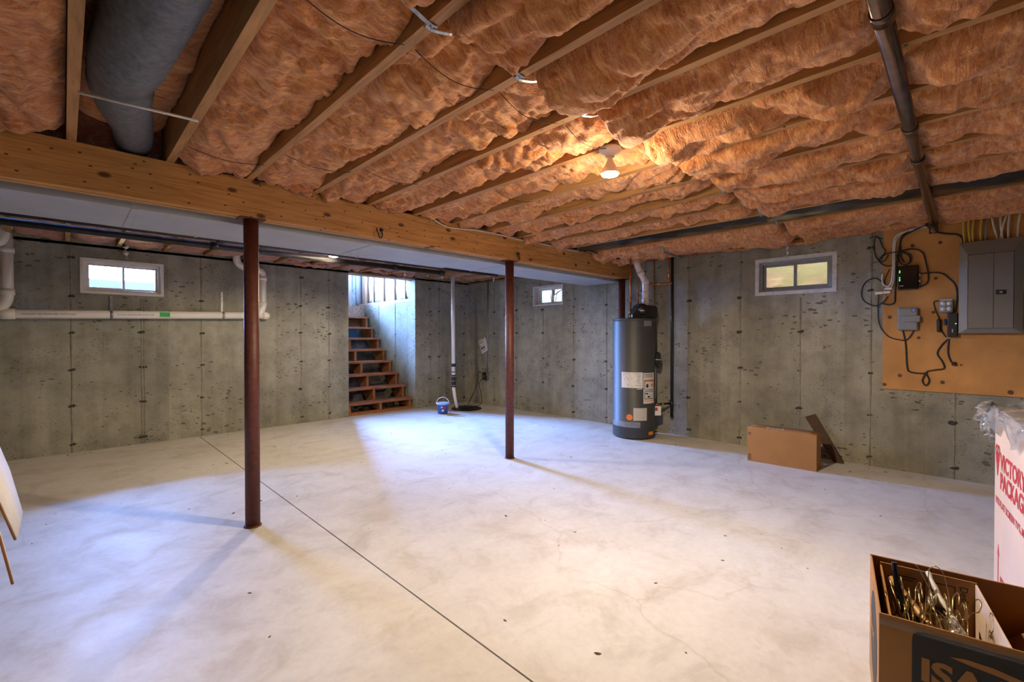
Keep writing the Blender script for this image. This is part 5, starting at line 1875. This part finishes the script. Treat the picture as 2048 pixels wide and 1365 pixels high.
# ================================================================== open moving box with hangers
IZ = 0.42
Mi = Matrix.Translation((1.735, 0.192, 0)) @ Matrix.Rotation(R(9.8), 4, 'Z')   # local x along the left side (away), local -y along the front
IL, IW = 0.455, 0.52
ib = thing('moving_box', tuple(Mi @ Vector((IL / 2, -IW / 2, 0))), 'open brown moving box with black printed panel in the near right corner', 'box')
TI = 0.006
front = MB().box(0, TI, -IW, 0, 0, IZ).xf(Mi).build('panel', 'cardboard', ib, 0.0015)
left = MB().box(TI, IL - TI, -TI, 0, 0, IZ - 0.004).xf(Mi).build('panel', 'cardboard', ib, 0.0015)
MB().box(IL - TI, IL, -IW, 0, 0, IZ).xf(Mi).build('panel', 'cardboard', ib, 0.0015)
MB().box(TI, IL - TI, -IW, -IW + TI, 0, IZ).xf(Mi).build('panel', 'cardboard', ib, 0.0015)
MB().box(TI, IL - TI, -IW + TI, -TI, 0, TI).xf(Mi).build('bottom', 'cardboard', ib)
# flap folded down inside the right half
MB().sheet([[(0.03 + 0.38 * s, -0.50 + 0.16 * q, IZ - 0.03 - 0.15 * q + 0.01 * math.sin(s * 3)) for s in np.linspace(0, 1, 5)] for q in np.linspace(0, 1, 4)], 0.005).xf(Mi).build('flap', 'cardboard', ib)
# front print: black field with cut-out lettering
fp = MB()
poly = [(0.09, 0.10), (0.50, 0.10), (0.50, 0.398), (0.10, 0.398), (0.087, 0.395), (0.077, 0.385), (0.075, 0.372), (0.075, 0.13), (0.078, 0.112)]
fp.add([(-0.0008, -a, z) for a, z in poly], [tuple(range(len(poly)))])
fp.xf(Mi)
blk = fp.build('printed_field', 'ink_black', front)
tx = MB()


def itext(s, size, a, z, bold, sq=1.0):
    text_on(tx, s, size, (-0.001, -a, z), (0, -1, 0), (0, 0, 1), bold, sq, 0.0008)


itext('ISAAC', 0.088, 0.092, 0.262, 0.0035, 1.12)
itext("MOVING & STORAGE", 0.040, 0.092, 0.205, 0.0015, 1.1)
sw = [(0.155, 0.350), (0.185, 0.357), (0.24, 0.355), (0.31, 0.340), (0.38, 0.31), (0.42, 0.285), (0.37, 0.305), (0.31, 0.324), (0.25, 0.336), (0.20, 0.342)]
tx.add([(-0.0017, -a, z) for a, z in sw], [tuple(range(len(sw)))])
tx.xf(Mi).build('print', 'cardboard', front)
lp = MB()
n = 26
ring = [(0.215 + 0.15 * math.cos(2 * PI * k / n), 0.23 + 0.145 * math.sin(2 * PI * k / n)) for k in range(n)]
lp.add([(x, 0.0008, z) for x, z in ring], [tuple(reversed(range(n)))])
lf_ = lp.xf(Mi).build('printed_field', 'ink_black', left)
lt = MB()
text_on(lt, 'ISAAC', 0.07, (0.335, 0.0012, 0.22), (-1, 0, 0), (0, 0, 1), 0.002, 0.95, 0.0008)
lt.xf(Mi).build('print', 'cardboard', left)
tp = MB()
tp.box(-0.0022, -0.0010, -IW, 0.0, 0.388, 0.406)
tp.box(-0.002, 0.25, -0.0005, 0.0022, 0.388, 0.406)
tp.xf(Mi).build('clear_tape', 'clear_tape', ib)
# inner carton
NX0, NX1, NY0, NY1, NZ = 0.030, 0.432, -0.285, -0.028, 0.408
inn = thing('inner_carton', tuple(Mi @ Vector((0.23, -0.15, TI))), 'smaller open carton nested inside the moving box, holding hangers', 'box')
Ti = 0.005
MB().box(NX0, NX0 + Ti, NY0, NY1, TI, NZ - 0.04).xf(Mi).build('panel', 'cardboard', inn, 0.001)
bp = MB().box(NX1 - Ti, NX1, NY0, NY1, TI, NZ).xf(Mi).build('panel', 'cardboard', inn, 0.001)
MB().box(NX0 + Ti, NX1 - Ti, NY1 - Ti, NY1, TI, NZ - 0.01).xf(Mi).build('panel', 'cardboard', inn, 0.001)
MB().box(NX0 + Ti, NX1 - Ti, NY0, NY0 + Ti, TI, NZ - 0.005).xf(Mi).build('panel', 'cardboard_pale', inn, 0.001)
MB().box(NX0 + Ti, NX1 - Ti, NY0 + Ti, NY1 - Ti, TI, TI + Ti).xf(Mi).build('bottom', 'cardboard', inn)
pt = MB()
for (a0, a1, z0, z1) in ((-0.232, -0.150, 0.376, 0.379), (-0.232, -0.150, 0.300, 0.303), (-0.232, -0.229, 0.300, 0.379), (-0.153, -0.150, 0.300, 0.379), (-0.13, -0.06, 0.372, 0.376), (-0.12, -0.05, 0.362, 0.366)):
    pt.box(NX1 - Ti - 0.0012, NX1 - Ti, a0, a1, z0, z1)
pt.box(NX1 - Ti - 0.0012, NX1 - Ti, -0.225, -0.17, 0.270, 0.296)
text_on(pt, 'Desk', 0.03, (NX1 - Ti - 0.0004, -0.242, 0.385), (0, -0.05, -1), (0, -1, 0.05), 0.0, 1.0, 0.0008)
pt.xf(Mi).build('print', 'ink_black', bp)

# hangers
def hanger_path(w, h):
    pts = [(0, 0), (0.004, 0.012), (w / 2 - 0.02, -h + 0.02), (w / 2, -h), (w / 2 - 0.02, -h - 0.012), (-w / 2 + 0.02, -h - 0.012), (-w / 2, -h), (-w / 2 + 0.02, -h + 0.02), (-0.004, 0.012)]
    return pts


wm = MB()
W_, H_ = 0.36, 0.115
tri = [Vector((x, 0, z)) for x, z in hanger_path(W_, H_)]
wm.tube(round_path(tri, 0.03, 4), 0.0018, 5)
hk = [Vector((0.0, 0, 0.0)), Vector((0, 0, 0.035)), Vector((0.018, 0, 0.055)), Vector((0.036, 0, 0.068)), Vector((0.03, 0, 0.092)), Vector((0.006, 0, 0.095)), Vector((-0.012, 0, 0.08))]
wm.tube(smooth_path(hk, 4), 0.0018, 5)
wire_me = None
r0 = random.Random(21)
for k in range(46):
    u = 0.235 + r0.uniform(-0.02, 0.02)
    v = -0.050 - 0.185 * (k / 45) + r0.uniform(-.006, .006)
    z = 0.305 + r0.uniform(-0.06, 0.045)
    if wire_me is None:
        me = bpy.data.meshes.new('wire_hanger')
        me.from_pydata(wm.v, [], wm.f)
        me.polygons.foreach_set('use_smooth', wm.s)
        me.materials.append(MAT['gold_wire'])
        wire_me = me
    o = bpy.data.objects.new('wire_hanger', wire_me)
    COL.objects.link(o)
    o.matrix_world = Mi @ Matrix.Translation((u, v, z)) @ Matrix.Rotation(r0.uniform(-0.10, 0.10) + (PI if r0.random() < 0.4 else 0), 4, 'Z') @ Matrix.Rotation(r0.uniform(-0.3, 0.3), 4, 'Y') @ Matrix.Rotation(r0.uniform(-0.35, 0.35), 4, 'X')
    tag(o, 'thin gold wire hanger in the tangle inside the nested carton', 'hanger', 'wire hangers in the nested carton')
# hook that sticks up above the rim
m = MB()
m.tube(smooth_path([(0.30, -0.155, 0.30), (0.31, -0.15, 0.40), (0.312, -0.148, 0.455), (0.308, -0.157, 0.478), (0.306, -0.172, 0.478), (0.30, -0.185, 0.455), (0.285, -0.195, 0.39), (0.25, -0.20, 0.30)], 6), 0.0014, 6)
m.tube(smooth_path([(0.312, -0.150, 0.40), (0.33, -0.128, 0.445), (0.338, -0.118, 0.46)], 4), 0.0014, 6)
tag(m.xf(Mi).build('wire_hanger', 'gold_wire'), 'gold wire hanger whose hook loops up above the carton rim', 'hanger')
# black plastic hanger
m = MB()
bpth = smooth_path([(0.330, -0.060, 0.455), (0.322, -0.062, 0.43), (0.300, -0.068, 0.385), (0.265, -0.085, 0.335), (0.235, -0.105, 0.305), (0.19, -0.14, 0.285), (0.12, -0.185, 0.262)], 6)
m.tube(bpth, [0.0085 + 0.009 * min(1, max(0, (i - 10) / 12)) for i in range(len(bpth))], 12)
tag(m.xf(Mi).build('plastic_hanger', 'black_gloss'), 'glossy black plastic hanger slanting out of the nested carton', 'hanger')
for (P, rr0, label) in (([(0.405, -0.06, 0.365), (0.30, -0.10, 0.345), (0.20, -0.150, 0.31), (0.10, -0.20, 0.27)], 0.011, 'wooden hanger bar between the black hanger and the wrapped hanger'),
                        ([(0.20, -0.055, 0.33), (0.12, -0.08, 0.30), (0.06, -0.10, 0.27)], 0.007, 'thin wooden hanger bar at the left side of the nested carton')):
    tag(MB().tube(smooth_path(P, 6), rr0, 12).xf(Mi).build('wooden_hanger', 'hanger_wood'), label, 'hanger', 'wooden hangers in the nested carton')
tag(MB().tube(smooth_path([(0.385, -0.155, 0.425), (0.30, -0.175, 0.385), (0.22, -0.205, 0.345), (0.13, -0.235, 0.31)], 6), [0.007 + 0.0015 * math.sin(i * 1.9) for i in range(19)], 10).xf(Mi).build('wrapped_hanger', 'label_cream'),
    'hanger wrapped in pale crinkled paper in the nested carton', 'hanger')
m = MB()
m.sheet(crumple(8, 4, lambda u, v: (0.22 - 0.13 * u, -0.20 - 0.045 * u + 0.035 * v, 0.352 - 0.05 * u + 0.01 * math.sin(v * 4)), 0.004, 8), 0.001)
tag(m.xf(Mi).build('plastic_scrap', 'clear_film'), 'scrap of clear plastic film among the hangers', 'plastic film')

# ================================================================== white carton with drooping flaps at the left edge
wc = thing('white_carton', (-0.55, 1.95, 0), 'white carton at the left edge with long flaps drooping down its side', 'box')
CX0, CX1, CY0, CY1, CZ = -0.86, -0.24, 1.50, 2.42, 0.98
for (a, nm) in (((CX0, CX1, CY0, CY0 + T, 0, CZ), 'panel'), ((CX0, CX1, CY1 - T, CY1, 0, CZ), 'panel'), ((CX0, CX0 + T, CY0 + T, CY1 - T, 0, CZ), 'panel'), ((CX1 - T, CX1, CY0 + T, CY1 - T, 0, CZ), 'panel'), ((CX0 + T, CX1 - T, CY0 + T, CY1 - T, 0, T), 'bottom')):
    MB().box(*a).build(nm, 'carton_white', wc, 0.0015)


def flap(rows, th=0.006):
    m = MB().sheet(rows, th)
    o = m.build('flap', 'carton_white', wc)
    # brown corrugated edge along the two free sides
    e = MB()
    near = [Vector(r[0]) for r in rows]
    end = [Vector(p) for p in rows[-1]]
    e.tube(near, 0.0034, 6)
    e.tube(end, 0.0034, 6)
    e.build('cut_edge', 'cardboard_edge', o)


flap([[(-0.236, 2.10, 0.985), (-0.236, 2.40, 0.985)], [(-0.200, 2.10, 0.93), (-0.190, 2.40, 0.94)], [(-0.146, 2.10, 0.735), (-0.146, 2.40, 0.775)], [(-0.114, 2.10, 0.615), (-0.116, 2.40, 0.615)]])
flap([[(-0.236, 2.00, 0.985), (-0.236, 2.06, 0.985)], [(-0.195, 2.00, 0.90), (-0.201, 2.06, 0.90)], [(-0.139, 2.00, 0.660), (-0.145, 2.06, 0.652)], [(-0.115, 2.00, 0.515), (-0.120, 2.06, 0.500)]], 0.005)
MB().box(CX0, CX0 + 0.30, CY0, CY1, CZ, CZ + T).build('flap', 'carton_white', wc)

# ================================================================== grit on the floor
dm = MB()
r0 = random.Random(13)
spots = 0
while spots < 170:
    x, y = r0.uniform(-0.6, 5.4), r0.uniform(0.4, 6.7)
    if r0.random() < 0.35:
        if r0.random() < 0.5:
            x = XR - abs(r0.gauss(0, 0.12)) - 0.02
        else:
            y = YB - abs(r0.gauss(0, 0.12)) - 0.02
            if SX0 - 0.05 < x < SX1 + 0.05:
                continue
    s = r0.choice((0.004, 0.005, 0.006, 0.008, 0.012))
    M = Matrix.Translation((x, y, 0)) @ Matrix.Rotation(r0.uniform(0, 6), 4, 'Z')
    n = 6
    ring = [(s * 1.4 * math.cos(a), s * 0.7 * math.sin(a)) for a in (2 * PI * k / n + r0.uniform(-.3, .3) for k in range(n))]
    vs = [M @ Vector((a, b, 0.0005)) for a, b in ring] + [M @ Vector((0, 0, s * 0.5))]
    dm.add(vs, [(k, (k + 1) % n, n) for k in range(n)])
    spots += 1
o = dm.build('floor_grit', 'debris')
o['kind'] = 'stuff'
tag(o, 'dark grit and crumbs scattered over the pale floor', 'debris')
tag(MB().prism([(0, 0), (0.16, 0.02), (0.20, 0.045), (0.05, 0.035)], (4.30, 5.66, 0.001), (0.7, -0.7, 0), (0.7, 0.7, 0), 0.004).build('wood_scrap', 'cardboard_edge'),
    'thin flat scrap lying on the floor in front of the blue bucket', 'scrap')
